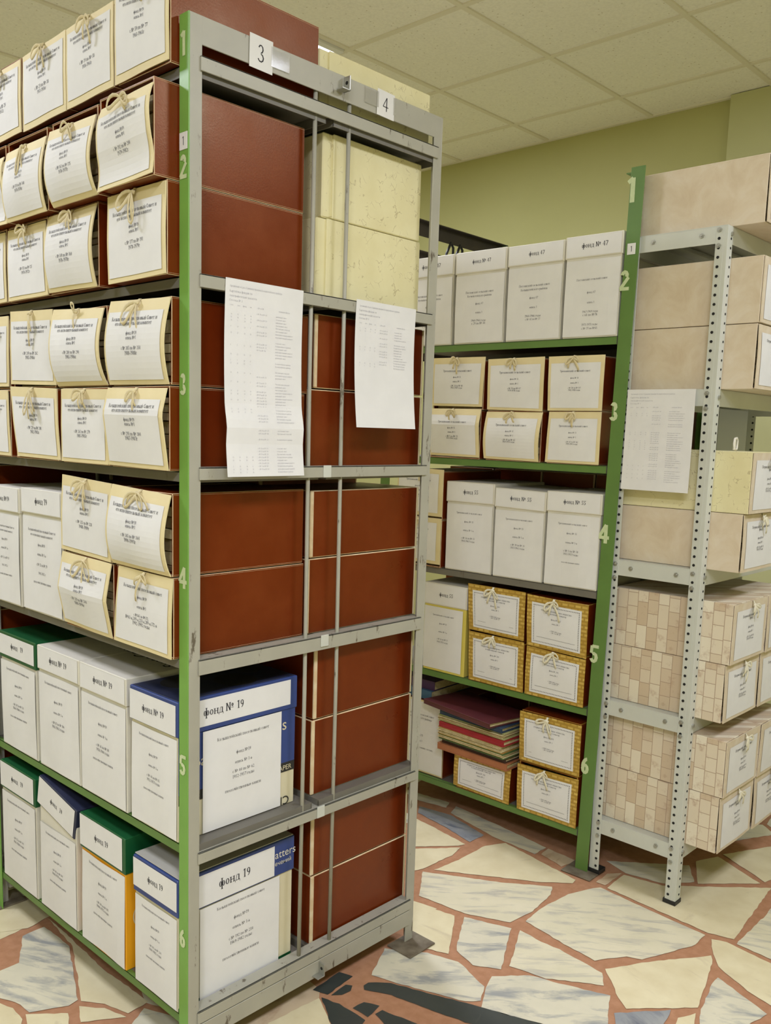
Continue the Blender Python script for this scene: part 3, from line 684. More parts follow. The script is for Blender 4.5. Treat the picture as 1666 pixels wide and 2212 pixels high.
def carton(label, loc, rz, w, h, d, hl, seed, group, lidtext, lines, body='carton_white', lid='carton_white', lidlab=(.02, .06, .98, .96), bodylab=(.01, .01, .99, .985), lid_rot=0.0, lid_dz=0.0, lidfr=.5, ink='grey_ink', skew=0.0):
    t = thing('paper_carton', label, 'carton', loc, rz, group); e = .0025
    b_ = MB(); b_.box((-w / 2 + e, e, 0), (w / 2 - e, d - e, h - .004), 0, .0015); bo = b_.build('body', [body], t)
    hb = h - hl - .003
    fb = surface([(-w / 2 + e, hb), (w / 2 - e, hb), (w / 2 - e, 0.002), (-w / 2 + e, 0.002)], 'flat', .0 - e, seed, .4)
    sheet_on(fb, 'body_label', bo, bodylab, 'paper', lines, ink, .0022, extra=None)
    l = MB(); T = Matrix.Translation((0, 0, h - hl / 2 + lid_dz)) @ Matrix.Rotation(lid_rot, 4, 'Y') @ Matrix.Translation((0, 0, -(h - hl / 2)))
    l.box((-w / 2 - .001, -.001, h - hl), (w / 2 + .001, d + .001, h), 0, .002, T=T); lo_ = l.build('lid', [lid], t)
    def fl(u, v, out=0.0):
        return tuple(T @ Vector((-w / 2 + w * u, -.001 - out, h - hl + hl * v)))
    sheet_on(fl, 'lid_label', lo_, lidlab, 'paper', [(.5 + .5 * .16, lidtext, lidfr, .52)], 'ink', .0008, nu=2, nv=2)
    return t, bo, lo_
FL_A = lambda rng, yr: [(.135, 'Колышлейский поселковый Совет и', .84), (.205, 'его исполнительный комитет', .68), (.345, 'фонд №19', .2), (.415, 'опись №1', .19), (.565, rng, .36), (.64, yr, .23)]
FL_B = lambda rng, yr: [(.20, 'Трескинский сельский совет', .62), (.35, 'фонд № 55', .17), (.46, 'опись № 1', .17), (.57, rng, .27), (.62, yr, .25)]
NEAR = {1: 'top', 2: 'second', 3: 'third', 4: 'fourth', 5: 'fifth', 6: 'bottom'}
ORD = ['nearest the', 'second from', 'third from', 'fourth from']
# near rack, papered fronts facing the left aisle: level, row, order, front x, corners (y,z) TL TR BR BL, bulge, text
A_BOXES = [
('a', 1, '', 0, -.018, [(.226, 2.287), (.034, 2.258), (.036, 2.100), (.228, 2.096)], 'flat', 'с № 59 по № 77', '1961-1965г', .381, .184),
('a', 1, '', 1, -.020, [(.424, 2.255), (.230, 2.258), (.232, 2.095), (.424, 2.09)], 'flat', 'с № 39 по № 58', '1956-1961г', .36, .16),
('a', 1, '', 2, -.020, [(.632, 2.25), (.427, 2.256), (.43, 2.09), (.635, 2.085)], 'flat', 'с № 21 по № 38', '1953-1956г', .36, .16),
('a', 1, '', 3, -.020, [(.85, 2.245), (.646, 2.25), (.645, 2.088), (.85, 2.085)], 'flat', 'с № 1 по № 20', '1950-1952г', .36, .16),
('b', 2, 'upper', 0, -.055, [(.218, 2.038), (.033, 2.048), (.035, 1.886), (.238, 1.880)], 'sag', 'с № 192 по № 200', '1979-1982г', .382, .178),
('b', 2, 'upper', 1, -.045, [(.457, 2.044), (.257, 2.04), (.254, 1.882), (.446, 1.882)], 'belly', 'с № 161 по № 175', '1976-1977г', .37, .178),
('b', 2, 'upper', 2, -.045, [(.671, 2.038), (.474, 2.04), (.479, 1.880), (.676, 1.880)], 'bulge', 'с № 139 по № 148', '1974-1976г', .37, .178),
('b', 2, 'upper', 3, -.045, [(.88, 2.033), (.684, 2.033), (.682, 1.880), (.88, 1.880)], 'sag', 'с № 120 по № 138', '1972-1974г', .37, .178),
('c', 2, 'lower', 0, -.026, [(.249, 1.878), (.035, 1.878), (.033, 1.704), (.246, 1.701)], 'flat', 'с № 177 по № 191', '1978-1979г', .352, .178),
('c', 2, 'lower', 1, -.020, [(.517, 1.876), (.301, 1.876), (.309, 1.704), (.524, 1.707)], 'bulge', 'с № 149 по № 160', '1976-1978г', .36, .178),
('c', 2, 'lower', 2, -.020, [(.728, 1.872), (.534, 1.872), (.530, 1.704), (.737, 1.704)], 'flat', 'с № 113 по № 125', '1970-1972г', .36, .178),
('c', 2, 'lower', 3, -.020, [(.94, 1.872), (.748, 1.872), (.744, 1.704), (.94, 1.704)], 'flat', 'с № 96 по № 112', '1968-1970г', .36, .178),
('d', 3, 'upper', 0, -.016, [(.255, 1.668), (.032, 1.66), (.038, 1.491), (.264, 1.493)], 'bulge', 'с № 305 по № 314', '1988-1988г', .364, .172),
('d', 3, 'upper', 1, -.015, [(.510, 1.669), (.286, 1.658), (.272, 1.493), (.497, 1.493)], 'belly', 'с № 280 по № 290', '1985-1986г', .36, .172),
('d', 3, 'upper', 2, -.015, [(.736, 1.680), (.517, 1.671), (.508, 1.496), (.745, 1.502)], 'flat', 'с № 249 по № 262', '1985-1986г', .36, .172),
('d', 3, 'upper', 3, -.015, [(.945, 1.675), (.752, 1.671), (.757, 1.496), (.945, 1.498)], 'flat', 'с № 216 по № 228', '1981-1982г', .36, .172),
('e', 3, 'lower', 0, -.021, [(.257, 1.486), (.033, 1.483), (.035, 1.319), (.264, 1.321)], 'kinkhigh', 'с № 291 по № 304', '1987-1987г', .362, .17),
('e', 3, 'lower', 1, -.020, [(.472, 1.487), (.264, 1.484), (.268, 1.320), (.478, 1.320)], 'flat', 'с № 263 по № 279', '1985-1985г', .36, .17),
('e', 3, 'lower', 2, -.020, [(.738, 1.496), (.498, 1.488), (.482, 1.321), (.704, 1.323)], 'flat', 'с № 229 по № 248', '1982-1983г', .36, .17),
('e', 3, 'lower', 3, -.020, [(.945, 1.488), (.752, 1.486), (.745, 1.321), (.94, 1.323)], 'flat', 'с № 201 по № 215', '1979-1981г', .36, .17),
('f', 4, 'upper', 0, -.014, [(.260, 1.279), (.034, 1.269), (.036, 1.101), (.262, 1.104)], 'belly', 'с № 345 по № 364', '1990-1991г', .358, .172),
('f', 4, 'upper', 1, -.015, [(.484, 1.288), (.264, 1.279), (.268, 1.103), (.494, 1.110)], 'flat', 'с № 315 по № 328', '1988-1989г', .36, .172),
('g', 4, 'lower', 0, -.012, [(.240, 1.100), (.033, 1.097), (.037, .926), (.262, .928)], 'flat', 'с № 365 по № 372', '1992-1993 годы', .36, .172),
('g', 4, 'lower', 1, -.012, [(.490, 1.104), (.266, 1.100), (.272, .928), (.490, .932)], 'kink', 'с № 329 по № 344', '1989-1990г', .36, .172),
]
BOWS = {('c', 0): ([(-75, .05, .016), (8, .05, .014)], [(4, .055)]), ('b', 0): ([(-95, .04, .014), (85, .034, .013)], [(60, .03)]), ('d', 0): ([(-62, .052, .016)], [(-28, .07), (12, .075)]), ('f', 1): ([(-80, .045, .015), (-48, .04, .013)], [(30, .035), (6, .06)]),
        ('g', 1): ([(-62, .05, .016), (58, .046, .016)], [(2, .08)]), ('e', 2): ([(-25, .05, .010), (30, .05, .008)], [(-12, .065), (40, .05)]), ('f', 0): ([(-70, .045, .014), (60, .034, .013)], [(-85, .06), (84, .07)]), ('e', 0): ([(-70, .02, .006)], [(12, .055), (38, .03)]),
        ('g', 0): ([(95, .028, .010)], [(-80, .04), (-35, .055)]), ('d', 1): ([(180, .03, .008)], [(-5, .045)]), ('d', 2): ([], [(3, .075), (25, .04)]), ('b', 2): ([(-20, .05, .010)], [(-25, .075), (10, .08)])}
for n, (pre, lv, row, od, xf, cs, kind, rng_, yr, dep, h) in enumerate(A_BOXES):
    cs = [(min(y, .918), z) for y, z in cs]
    ylo = min(c[0] for c in cs); yhi = max(c[0] for c in cs)
    if od == 0: ylo = .034
    z0 = AZ[lv - 1] if row in ('', 'lower') else AZ[lv - 1] + .1765 + (.0 if lv != 2 else .003)
    if lv == 3 and row == 'upper': z0 = AZ[2] + .1725
    if lv == 4 and row == 'upper': z0 = AZ[3] + .1745
    w = min(yhi - ylo, .226) - .006; yc = (ylo + yhi) / 2 if od else ylo + w / 2
    loc_c = [(yc - y, z - z0) for y, z in cs]
    where = f'{row} row, ' if row else ''
    lab = f'string-tied archive box, {NEAR[lv]} shelf of near rack, {where}{ORD[od]} green post'
    lines = FL_A(rng_, yr)
    if (pre, od) == ('g', 0):
        lines = [(.13, 'Колышлейский поселковый совет', .78), (.27, 'фонд №19', .2), (.42, 'опись №1', .19), (.56, 'с №365 по №372,', .3), (.63, '№63-а,249-а,251-а,289-а,372-а', .62), (.70, '1992-1993 годы', .34)]
    lp, tl = BOWS.get((pre, od), (None, None))
    archive_box(lab, (xf, yc, z0), -pi / 2, w, h, dep, loc_c, kind, lines, 10 + n, 'string-tied archive boxes on the near rack', margins=(.035, .09 if lv == 1 else .055, .05, .14 if lv != 1 else .08), loops=lp, tails=tl, bow_at=(.52, .95), bowscale=1.0)

# paper cartons on the near rack
POH = 'похозяйственные книги'
def A_lines(rng, yr, poh=True): return [(.10, 'Колышлейский поселковый совет', .66), (.27, 'фонд №19', .2), (.38, 'опись № 1-а', .22), (.49, rng, .3), (.535, yr, .3)] + ([(.64, POH, .46)] if poh else [])
def A_carton(label, y0, y1, z0, z1, zl, xf, d, seed, lidtext, lines, **kw):
    return carton(label, (xf, (y0 + y1) / 2, z0), -pi / 2, y1 - y0, z1 - z0, d, z1 - zl, seed, 'paper cartons on the near rack', lidtext, lines, **kw)
CL_ = [(.15, 'Колышлейский поселковый Совет и', .72), (.2, 'его исполнительный комитет', .6), (.30, 'фонд №19', .2), (.40, 'опись № 1-а', .24), (.51, 'с № 12 по № 29', .3), (.60, '1942-1952 г', .2), (.70, POH, .46)]
A_carton('white paper carton marked fond 19, fourth shelf of near rack beside string-tied boxes', .512, .725, AZ[3], 1.242, 1.178, -.008, .33, 1, 'фонд 19', CL_, lidfr=.32)
A_carton('white paper carton on fourth shelf of near rack, at left picture edge', .734, .918, AZ[3], 1.238, 1.172, -.010, .33, 2, 'фонд №19', CL_, lidfr=.4)
i1 = A_carton('blue-lidded carton with paper fronts, fifth shelf of near rack, beside green post', .036, .222, AZ[4], .830, .752, .0, .336, 3, 'фонд № 19', A_lines('с № 44 по № 62', '1952-1957 годы'), body='carton_cream', lid='carton_blue', lidlab=(.0, .03, .97, .90), lidfr=.48)
i2 = A_carton('white-lidded carton on fifth shelf of near rack, second from green post', .240, .450, AZ[4], .838, .772, .0, .325, 4, 'фонд № 19', A_lines('с № 63 по № 80', '1958-1960 годы'), lidfr=.44)
A_carton('white-lidded carton on fifth shelf of near rack, third from green post', .455, .670, AZ[4], .838, .775, .0, .325, 5, 'фонд № 19', A_lines('с № 87 по № 106', '1961-1963 годы', False), lidfr=.44)
A_carton('green-lidded carton on fifth shelf of near rack, at left picture edge', .682, .892, AZ[4], .838, .765, .0, .325, 6, 'фонд   19', A_lines('с № 107 по № 124', '1964-1966 годы'), lid='carton_green', lidlab=(0, .14, .97, .90), lidfr=.36)
j1 = A_carton('blue-banded carton with grey top on bottom shelf of near rack, beside green post', .036, .212, AZ[5], .430, .343, .0, .336, 7, 'фонд 19', A_lines('с № 192 по № 214', '1969-1982 годы'), body='carton_cream', lid='carton_blue', lidlab=(0, .16, .99, .94), lidfr=.36)
oc = A_carton('orange carton with green lid, bottom shelf of near rack, second from green post', .250, .458, AZ[5], .452, .362, .0, .31, 8, 'фонд 19', A_lines('с № 165 по № 191', '1969-1973 годы'), body='carton_orange', lid='carton_green', lidlab=(0, .08, .95, .97), lidfr=.33)
A_carton('carton with tilted navy lid on bottom shelf of near rack', .482, .680, AZ[5], .445, .362, .0, .31, 9, 'фонд   19', A_lines('с № 145 по № 164', '1968-1970 годы'), lid='carton_navy', lidlab=(0, .05, .97, .96), lid_rot=.19, lid_dz=.022, lidfr=.34)
A_carton('green-lidded carton on bottom shelf of near rack, at left picture edge', .700, .908, AZ[5], .462, .382, .0, .31, 10, 'фонд   19', A_lines('с № 125 по № 144', '1966-1968 годы'), lid='carton_green', lidlab=(0, .08, .96, .96), lidfr=.36)
def panel_text(b_, txt, size, x, y, z, mi, flip=False, horizontal=False):
    vs, fs = sans_mesh(txt); o = []
    for a, c, _ in vs:
        a, c = a * size, c * size
        if flip: a, c = -a, -c
        o.append((x, y + a, z + c) if not horizontal else (x + c, y + a, z))
    b_.add(o, fs, mi)
# printed end faces of the two cartons beside the post: local +x face, local y runs along the rack end
def end_face(b_, w, y0, z0, y1, z1, mi, off): b_.add([(w / 2 + off, y0, z0), (w / 2 + off, y1, z0), (w / 2 + off, y1, z1), (w / 2 + off, y0, z1)], [(0, 1, 2, 3)], mi)
def end_sheet(name, parent, w, y0, z0, y1, z1, lines, ink, off=.0016):
    f = lambda u, v, out=0.0: (w / 2 + off + out, y0 + (y1 - y0) * u, z0 + (z1 - z0) * v)
    sheet_on(f, name, parent, (0, 0, 1, 1), 'paper', lines, ink, 0, 2, 2)
t, bo, lo_ = i1; w_ = .186
b_ = MB(); end_face(b_, w_, .003, .105, .333, .236, 0, -.0018); end_face(b_, w_, .003, .083, .333, .106, 1, -.0016)
panel_text(b_, 'PAPER', .017, w_ / 2 - .0010, .276, .088, 2); panel_text(b_, 'Ba', .036, w_ / 2 - .0010, .040, .160, 2); panel_text(b_, 's', .040, w_ / 2 - .0010, .292, .188, 2)
panel_text(b_, 'Classic', .030, w_ / 2 - .0010, .318, .022, 1, True)
b_.build('printed_side', ['carton_blue', 'print_black', 'carton_cream'], bo)
end_sheet('side_label', bo, w_, .064, .003, .288, .236, [(.13, 'Колышлейский поселковый совет', .66), (.30, 'фонд №19', .19), (.40, 'опись № 1-а', .22), (.49, 'с № 44 по № 62', .28), (.545, '1952-1957 годы', .28), (.67, POH, .46)], 'grey_ink')
end_sheet('side_label', lo_, w_, .006, .248, .315, .308, [(.62, 'фонд № 19', .36, .37)], 'ink')
b_ = MB(); b_.box((-.088, .004, .3135), (.088, .332, .3152), 0, .0005)
for cx_, cy_, rr_ in ((-.03, .09, .045), (.03, .20, .05), (-.02, .28, .03)): b_.cyl((cx_, cy_, .3151), (cx_, cy_, .3154), rr_, 28, 1)
b_.build('lid_top', ['carton_navy', 'print_black'], lo_)
t, bo, lo_ = j1; w_ = .176
b_ = MB(); end_face(b_, w_, .003, .001, .333, .010, 0, -.0018); b_.build('printed_side', ['carton_green'], bo)
b_ = MB(); panel_text(b_, 'atters', .028, w_ / 2 + .0022, .274, .270, 0); panel_text(b_, 'ечений', .015, w_ / 2 + .0022, .274, .252, 0); b_.build('print', ['carton_white'], lo_)
end_sheet('side_label', bo, w_, .058, .004, .290, .224, [(.09, 'Колышлейский поселковый совет', .60), (.26, 'фонд №19', .19), (.37, 'опись № 1-а', .22), (.48, 'с № 192 по № 214', .31), (.535, '1969-1982 годы', .28), (.68, POH, .46)], 'grey_ink')
end_sheet('side_label', lo_, w_, .004, .229, .273, .304, [(.60, 'фонд 19', .34, .56)], 'ink', .0018)
b_ = MB(); b_.box((-.088, .003, .3135), (.088, .333, .3155), 0, .0006); b_.build('lid_top', ['carton_grey'], lo_)
t, bo, lo_ = i2
b_ = MB(); panel_text(b_, 'SvetoCopy', .052, .06, .06, .3226, 0, False, True)
b_.v = [(-(p[1] - .06) + .08, .16 + (p[0] - .06) * -1, p[2]) for p in b_.v]; b_.build('print', ['print_black'], lo_)

t, bo, lo_ = oc; b_ = MB(); xs_ = .208 / 2 - .0018
for k in range(20):
    a0, a1 = math.radians(60 + k * 12), math.radians(72 + k * 12)
    b_.add([(xs_, .055 + .034 * math.cos(a0), .13 + .034 * math.sin(a0)), (xs_, .055 + .034 * math.cos(a1), .13 + .034 * math.sin(a1)), (xs_, .055 + .0305 * math.cos(a1), .13 + .0305 * math.sin(a1)), (xs_, .055 + .0305 * math.cos(a0), .13 + .0305 * math.sin(a0))], [(0, 1, 2, 3)], 0)
panel_text(b_, '10', .026, xs_, .030, .012, 1); b_.build('print', ['carton_cream', 'print_black'], bo)
# right-hand column seen through the end frame
def closed_box(label, x0, x1, z0, z1, case, edge, bev, y0=.034, wd=.212, lip=False, group='boxes in the right column of the near rack'):
    y0 = .042 if lip else y0
    t = thing('archive_box', label, 'archive box', (x1, y0 + wd / 2, z0), pi / 2, group); d = x1 - x0; h = z1 - z0
    b_ = MB(); b_.box((-wd / 2, .006, 0), (wd / 2, d, h), 0, bev, 1); c_ = b_.build('case', [case, edge], t)
    b_ = MB(); b_.box((-wd / 2, 0, .001), (wd / 2, .005, h - .001), 0, .001); b_.build('flap', [('flap_board' if not lip else case)], t)
    if not lip:
        b_ = MB(); b_.box((-wd / 2 - .0012, d - .0095, .002), (-wd / 2 + .004, d + .0012, h - .002), 0, .0012); b_.build('edge_binding', ['worn_edge'], t)
    if lip:
        b_ = MB(); b_.box((-wd / 2 - .006, .0, h * .0), (-wd / 2 + .002, d - .028, h), 0, .002); b_.build('side_cover', [case], t)
    return t
E_ = 'worn_edge'; BR = 'brown_leatherette'; FP = 'fibre_paper'
closed_box('tall cream fibre-patterned box standing on top of near rack behind card 4', .372, .745, AZ[0], 2.243, FP, FP, .003, .030, lip=True)
closed_box('cream fibre-patterned box under the top shelf, right column of near rack, upper', .390, .722, 1.888, 2.072, FP, FP, .003, .028, lip=True)
closed_box('cream fibre-patterned box, right column of near rack, lower of the pale pair', .374, .726, AZ[1], 1.886, FP, FP, .003, .026, lip=True)
for lab, x0, x1, z0, z1 in (('third shelf, upper', .369, .752, 1.5045, 1.672), ('third shelf, lower', .350, .752, AZ[2], 1.5015),
                            ('fourth shelf, upper', .367, .752, 1.109, 1.268), ('fourth shelf, lower', .358, .752, AZ[3], 1.1065),
                            ('fifth shelf, upper', .390, .752, .709, .886), ('fifth shelf, lower', .386, .752, AZ[4], .7065),
                            ('bottom shelf, upper', .391, .752, .303, .490), ('bottom shelf, lower', .394, .752, AZ[5], .3005)):
    closed_box(f'brown box with pale worn edges, right column of near rack, {lab}', x0, x1, z0, z1, BR, E_, .0022, .034)

# the rack runs on past the middle frame: a second bay, its boxes added to block light through the gaps
LC = 1.93
for cx, sx in ((0, 1), (RW, -1)): L_post(ra, cx, LC, sx, -1, .031, 2.184, 'rack_green' if cx == 0 else 'rack_grey', 'rack_grey')
end_frame(ra, LC, 1, RAILS_A)
trays(ra, AZ, LC - LA, ['shelf_grey'] * 4 + ['rack_green_dark'] * 2)
for o_ in [c for c in COL.objects if c.parent == ra and c.name.startswith('shelf')][-12:]: o_.location.y = LA
for x_ in (-.03, .678):
    b_ = MB(); b_.box((x_, LC - .03, 0), (x_ + .105, LC + .055, .005), 0, .001); b_.build('foot_plate', ['rust_steel'], ra)
for lv, z in enumerate(AZ[1:]):
    for r_ in range(2):
        for c_ in range(4):
            closed_box('brown box added to block light through the second bay of the near rack', .012 + .38 * (c_ // 2), .356 + .386 * (c_ // 2), z + r_ * .1805, z + r_ * .1805 + .180, BR, E_, .0022, .975 + c_ % 2 * .22, group='brown boxes added to block light through the second bay of the near rack')
for c_ in range(3):  # boxes added behind the end column to keep the shelf gaps dark
    for lv, z in enumerate(AZ):
        for r_ in range(1 if lv == 0 else 2):
            closed_box('brown box added behind the end boxes of near rack to block light', .392, .742, z + r_ * .1805, z + r_ * .1805 + .180, BR, E_, .0022, .254 + c_ * .218, group='brown boxes added to the right row of the near rack to block light')
# ------------------------------------------------------------------ far rack contents
BROT = BYAW - pi / 2
def Bbox_c(cs, z0, yc): return [(yc - y, z - z0) for y, z in cs]
BP = {'K': lambda rng, yr, tail=None, two=True: [(.27, 'Потловский сельский совет', .58)] + ([(.325, 'Колышлейского района', .5)] if two else []) + [(.44 + (0 if two else .0), 'фонд 47', .16), (.57, 'опись 1', .14), (.69, yr, .30), (.735, rng, .28)] + ([(.86, tail[0], .30), (.91, tail[1], .30)] if tail else [])}
def B_carton(label, y0, y1, z0, z1, zl, seed, lidtext, lines, xf=-.002, **kw):
    return carton(label, Bw(xf, (y0 + y1) / 2, z0), BROT, y1 - y0, z1 - z0, .32, z1 - zl, seed, 'white paper cartons on the far rack', lidtext, lines, **kw)
B_carton('white carton marked fond 47, top of far rack, against its green post', .0145, .206, BZ[1], 2.024, 1.957, 21, 'фонд № 47', BP['K']('с 68 по №76', '1967-1969 годы', ('1971-1973 годы', 'с № 77 по №85'), False), lidfr=.48)
B_carton('white carton marked fond 47, top of far rack, second from its green post', .211, .419, BZ[1], 2.020, 1.955, 22, 'фонд 47', BP['K']('с № 45 по № 57', '1964-1966 годы'), lidfr=.29)
B_carton('white carton marked fond 47, top of far rack, third from its green post', .425, .632, BZ[1], 2.022, 1.950, 23, 'фонд № 47', BP['K']('с 29 по № 44', '1960-1964 годы'), lidfr=.38)
B_carton('white carton marked 47, top of far rack, half hidden by near rack', .640, .846, BZ[1], 2.022, 1.953, 24, 'фонд № 47', BP['K']('с 11 по № 28', '1956-1960 годы'), lidfr=.42)
NL = lambda rng, yr, p=False: [(.14, 'Трескинский сельский совет', .56), (.27, 'фонд № 55', .2), (.40, 'опись № 1-а', .23), (.52, rng, .29), (.565, yr, .29)] + ([(.68, POH, .36)] if p else [])
B_carton('white carton marked fond 55, middle shelf of far rack, against its green post', .0295, .224, BZ[3], 1.236, 1.170, 25, 'фонд № 55', NL('с № 1 по № 18', '1952-1957 годы', True), lidfr=.43)
B_carton('white carton marked fond 55, middle shelf of far rack, second from its post', .228, .426, BZ[3], 1.232, 1.166, 26, 'фонд № 55', NL('с № 19 по № 35', '1957-1963 годы'), lid='carton_white', lidfr=.44, lid_rot=.02)
B_carton('white carton marked fond 55, middle shelf of far rack, third from its post', .430, .632, BZ[3], 1.244, 1.172, 27, 'фонд 55', NL('с № 36 по № 55', '1964-1967 годы'), lidfr=.33)
B_carton('yellow carton with white paper front, fourth shelf of far rack beside gold boxes', .524, .714, BZ[4], .872, .792, 28, 'фонд 55', NL('с № 56 по № 73', '1968-1973 годы'), body='carton_yellow', lid='carton_white', lidfr=.34, bodylab=(.0, .03, .93, .985))
BF = [('upper', 0, [(.243, 1.662), (.047, 1.662), (.047, 1.492), (.237, 1.492)], 'flat', 'с № 130 по № 147', '1982-1988 годы'), ('upper', 1, [(.476, 1.661), (.258, 1.663), (.257, 1.489), (.472, 1.495)], 'flat', 'с № 74 по № 87', '1974-1978 годы'),
      ('upper', 2, [(.712, 1.672), (.488, 1.670), (.494, 1.503), (.712, 1.507)], 'flat', 'с № 24 по № 48', '1965-1969 годы'), ('lower', 0, [(.231, 1.488), (.047, 1.489), (.047, 1.327), (.237, 1.328)], 'flat', 'с № 147 по № 162', '1989-1992 годы'),
      ('lower', 1, [(.472, 1.487), (.254, 1.486), (.262, 1.327), (.476, 1.330)], 'bulge', 'с № 49 по № 65', '1969-1974 годы'), ('lower', 2, [(.716, 1.497), (.494, 1.495), (.496, 1.331), (.714, 1.333)], 'kinkhigh', 'с № 1 по № 23', '1957-1964 годы')]
for n, (row, od, cs, kind, rg, yr) in enumerate(BF):
    y0, y1 = min(c[0] for c in cs), max(c[0] for c in cs); z0 = BZ[2] if row == 'lower' else BZ[2] + .1675; w = y1 - y0 - .008; yc = (y0 + y1) / 2
    archive_box(f'string-tied archive box, second shelf of far rack, {row} row, {ORD[od]} its green post', Bw(-.004, yc, z0), BROT, w, .166, .36, Bbox_c(cs, z0, yc), kind, FL_B(rg, yr), 60 + n, 'string-tied archive boxes on the far rack', margins=(.05, .05, .06, .13), bow_at=(.48, .96), bowscale=.8)
for n, (row, z0, cs) in enumerate((('upper', BZ[3] + .1735, [(.85, 1.285), (.640, 1.282), (.642, 1.114), (.85, 1.116)]), ('lower', BZ[3], [(.85, 1.107), (.644, 1.107), (.643, .942), (.85, .944)]))):
    archive_box(f'archive box peeking past near rack, middle shelf of far rack, {row}', Bw(-.010, .745, z0), BROT, .204, .172, .36, Bbox_c(cs, z0, .745), 'flat', FL_B('с № 88 по № 99', '1979-1982 годы'), 70 + n, 'string-tied archive boxes on the far rack', margins=(.03, .07, .09, .1), bow_at=(.6, .96))
def dash_border(wd, ht):
    q = []; mgn = .008; s = .0038
    def sq(x, y): q.append([(x - s / 2.6, y - s / 2.6), (x + s / 2.6, y - s / 2.6), (x + s / 2.6, y + s / 2.6), (x - s / 2.6, y + s / 2.6)])
    x = mgn
    while x <= wd - mgn: sq(x, mgn); sq(x, ht - mgn); x += s * 1.5
    y = mgn
    while y <= ht - mgn: sq(mgn, y); sq(wd - mgn, y); y += s * 1.5
    q.append([(.02, .024), (wd - .02, .024), (wd - .02, .0248), (.02, .0248)])
    return q
GLD = [('r', 4, 'upper', 'right', [(.276, .888), (.050, .882), (.047, .710), (.267, .717)]), ('r', 4, 'upper', 'left', [(.518, .892), (.283, .892), (.281, .726), (.506, .730)]), ('r', 4, 'lower', 'right', [(.267, .714), (.048, .706), (.048, .549), (.266, .549)]), ('r', 4, 'lower', 'left', [(.506, .724), (.279, .722), (.275, .549), (.498, .551)]),
       ('s', 5, 'upper', 'right', [(.279, .486), (.047, .488), (.047, .316), (.274, .316)]), ('s', 5, 'lower', 'right', [(.279, .300), (.047, .306), (.047, .140), (.272, .140)]), ('s', 5, 'lower', 'left', [(.544, .268), (.303, .270), (.307, .141), (.545, .146)])]
for n, (k, lv, row, side, cs) in enumerate(GLD):
    y0, y1 = min(c[0] for c in cs), max(c[0] for c in cs); zb = BZ[lv]
    top = max(c[1] for c in cs); h = (.168 if lv == 4 else .176)
    if n == 6: h = .128
    z0 = zb if row == 'lower' else zb + h + .002
    if lv == 4: lab = f'gold weave-patterned box, fourth shelf of far rack, {row} {side} of the four'
    elif n == 6: lab = 'gold weave-patterned box under the stack of ledgers, bottom shelf of far rack'
    else: lab = f'gold weave-patterned box, bottom shelf of far rack right of ledgers, {row}'
    w = min(y1 - y0 - .008, .222); yc = (y0 + y1) / 2
    if side == 'right': yc = max(yc, .048 + w / 2)
    archive_box(lab, Bw(-.004, yc, z0), BROT, w, h - .001, .36, Bbox_c(cs, z0, yc), 'flat', [(.17, 'открытое акционерное общество', .62), (.23, 'колышлейский элеватор', .42), (.36, 'фонд № 204', .2), (.46, 'опись № 1', .16), (.64, 'с 1999-2002 годы', .24), (.68, 'с № 1 по № 24', .2)], 80 + n, 'gold weave-patterned boxes on the far rack',
                case='brown_leatherette', edge='gold_weave', flap='gold_weave', margins=(.085, .075, .095, .125), ribbon='white_ribbon', bow_at=(.46, .93 if row == 'upper' else .95), extra=dash_border, bows=0 if n == 6 else 1, ink='grey_ink')
for z in BZ[2:]:  # back row added so the lit wall doesn't show between the shelves
    for c_ in range(4):
        t = closed_box('brown box added to the back row of the far rack to block light', .390, .738, z, z + .350, BR, E_, .0022, .050 + c_ * .2185, group='brown boxes added to the back row of the far rack to block light')
        t.location = Bw(.738, .050 + c_ * .2185 + .106, z); t.rotation_euler = (0, 0, BYAW + pi / 2)
# white-fronted brown box behind the ledgers
cs = [(.836, .418), (.615, .419), (.615, .142), (.836, .142)]
archive_box('brown box with plain white paper front, bottom shelf of far rack, left of ledgers', Bw(.016, .7255, BZ[5]), BROT, .221, .280, .33, [(.7255 - y, z - BZ[5]) for y, z in cs], 'flat', [(.2, 'Трескинский сельский совет', .6), (.25, 'Колышлейского района', .5), (.5, 'фонд 55', .16), (.58, 'опись 1', .13), (.68, 'документы по личному составу', .6)], 95, None, margins=(.02, .02, .0, .02), bows=0, ink='grey_ink')
def flat_folder(label, mat, y0, y1, x0, x1, z0, z1):
    t = thing('card_folder', label, 'folder', Bw((x0 + x1) / 2, (y0 + y1) / 2, z0), BROT, 'card folders lying on the far rack'); a, c = (y1 - y0) / 2, (x1 - x0) / 2; h = z1 - z0
    b_ = MB(); b_.box((-a, -c, 0), (a, c, .002), 0); b_.box((-a, -c, h - .002), (a, c, h), 0, .0006); b_.box((-a, -c, .002), (a, -c + .002, h - .002), 0); b_.build('cover', [mat], t)
    b_ = MB(); b_.box((-a + .003, -c + .003, .0025), (a - .003, c - .004, h - .0025), 0); b_.build('papers', ['pages'], t)
flat_folder('sky-blue card folder lying on the white-fronted box beside ledgers', 'sky_blue_card', .690, .87, .030, .31, .4195, .453)
flat_folder('purple card folder lying on top of the sky-blue folder', 'purple_card', .688, .865, .045, .32, .4535, .488)
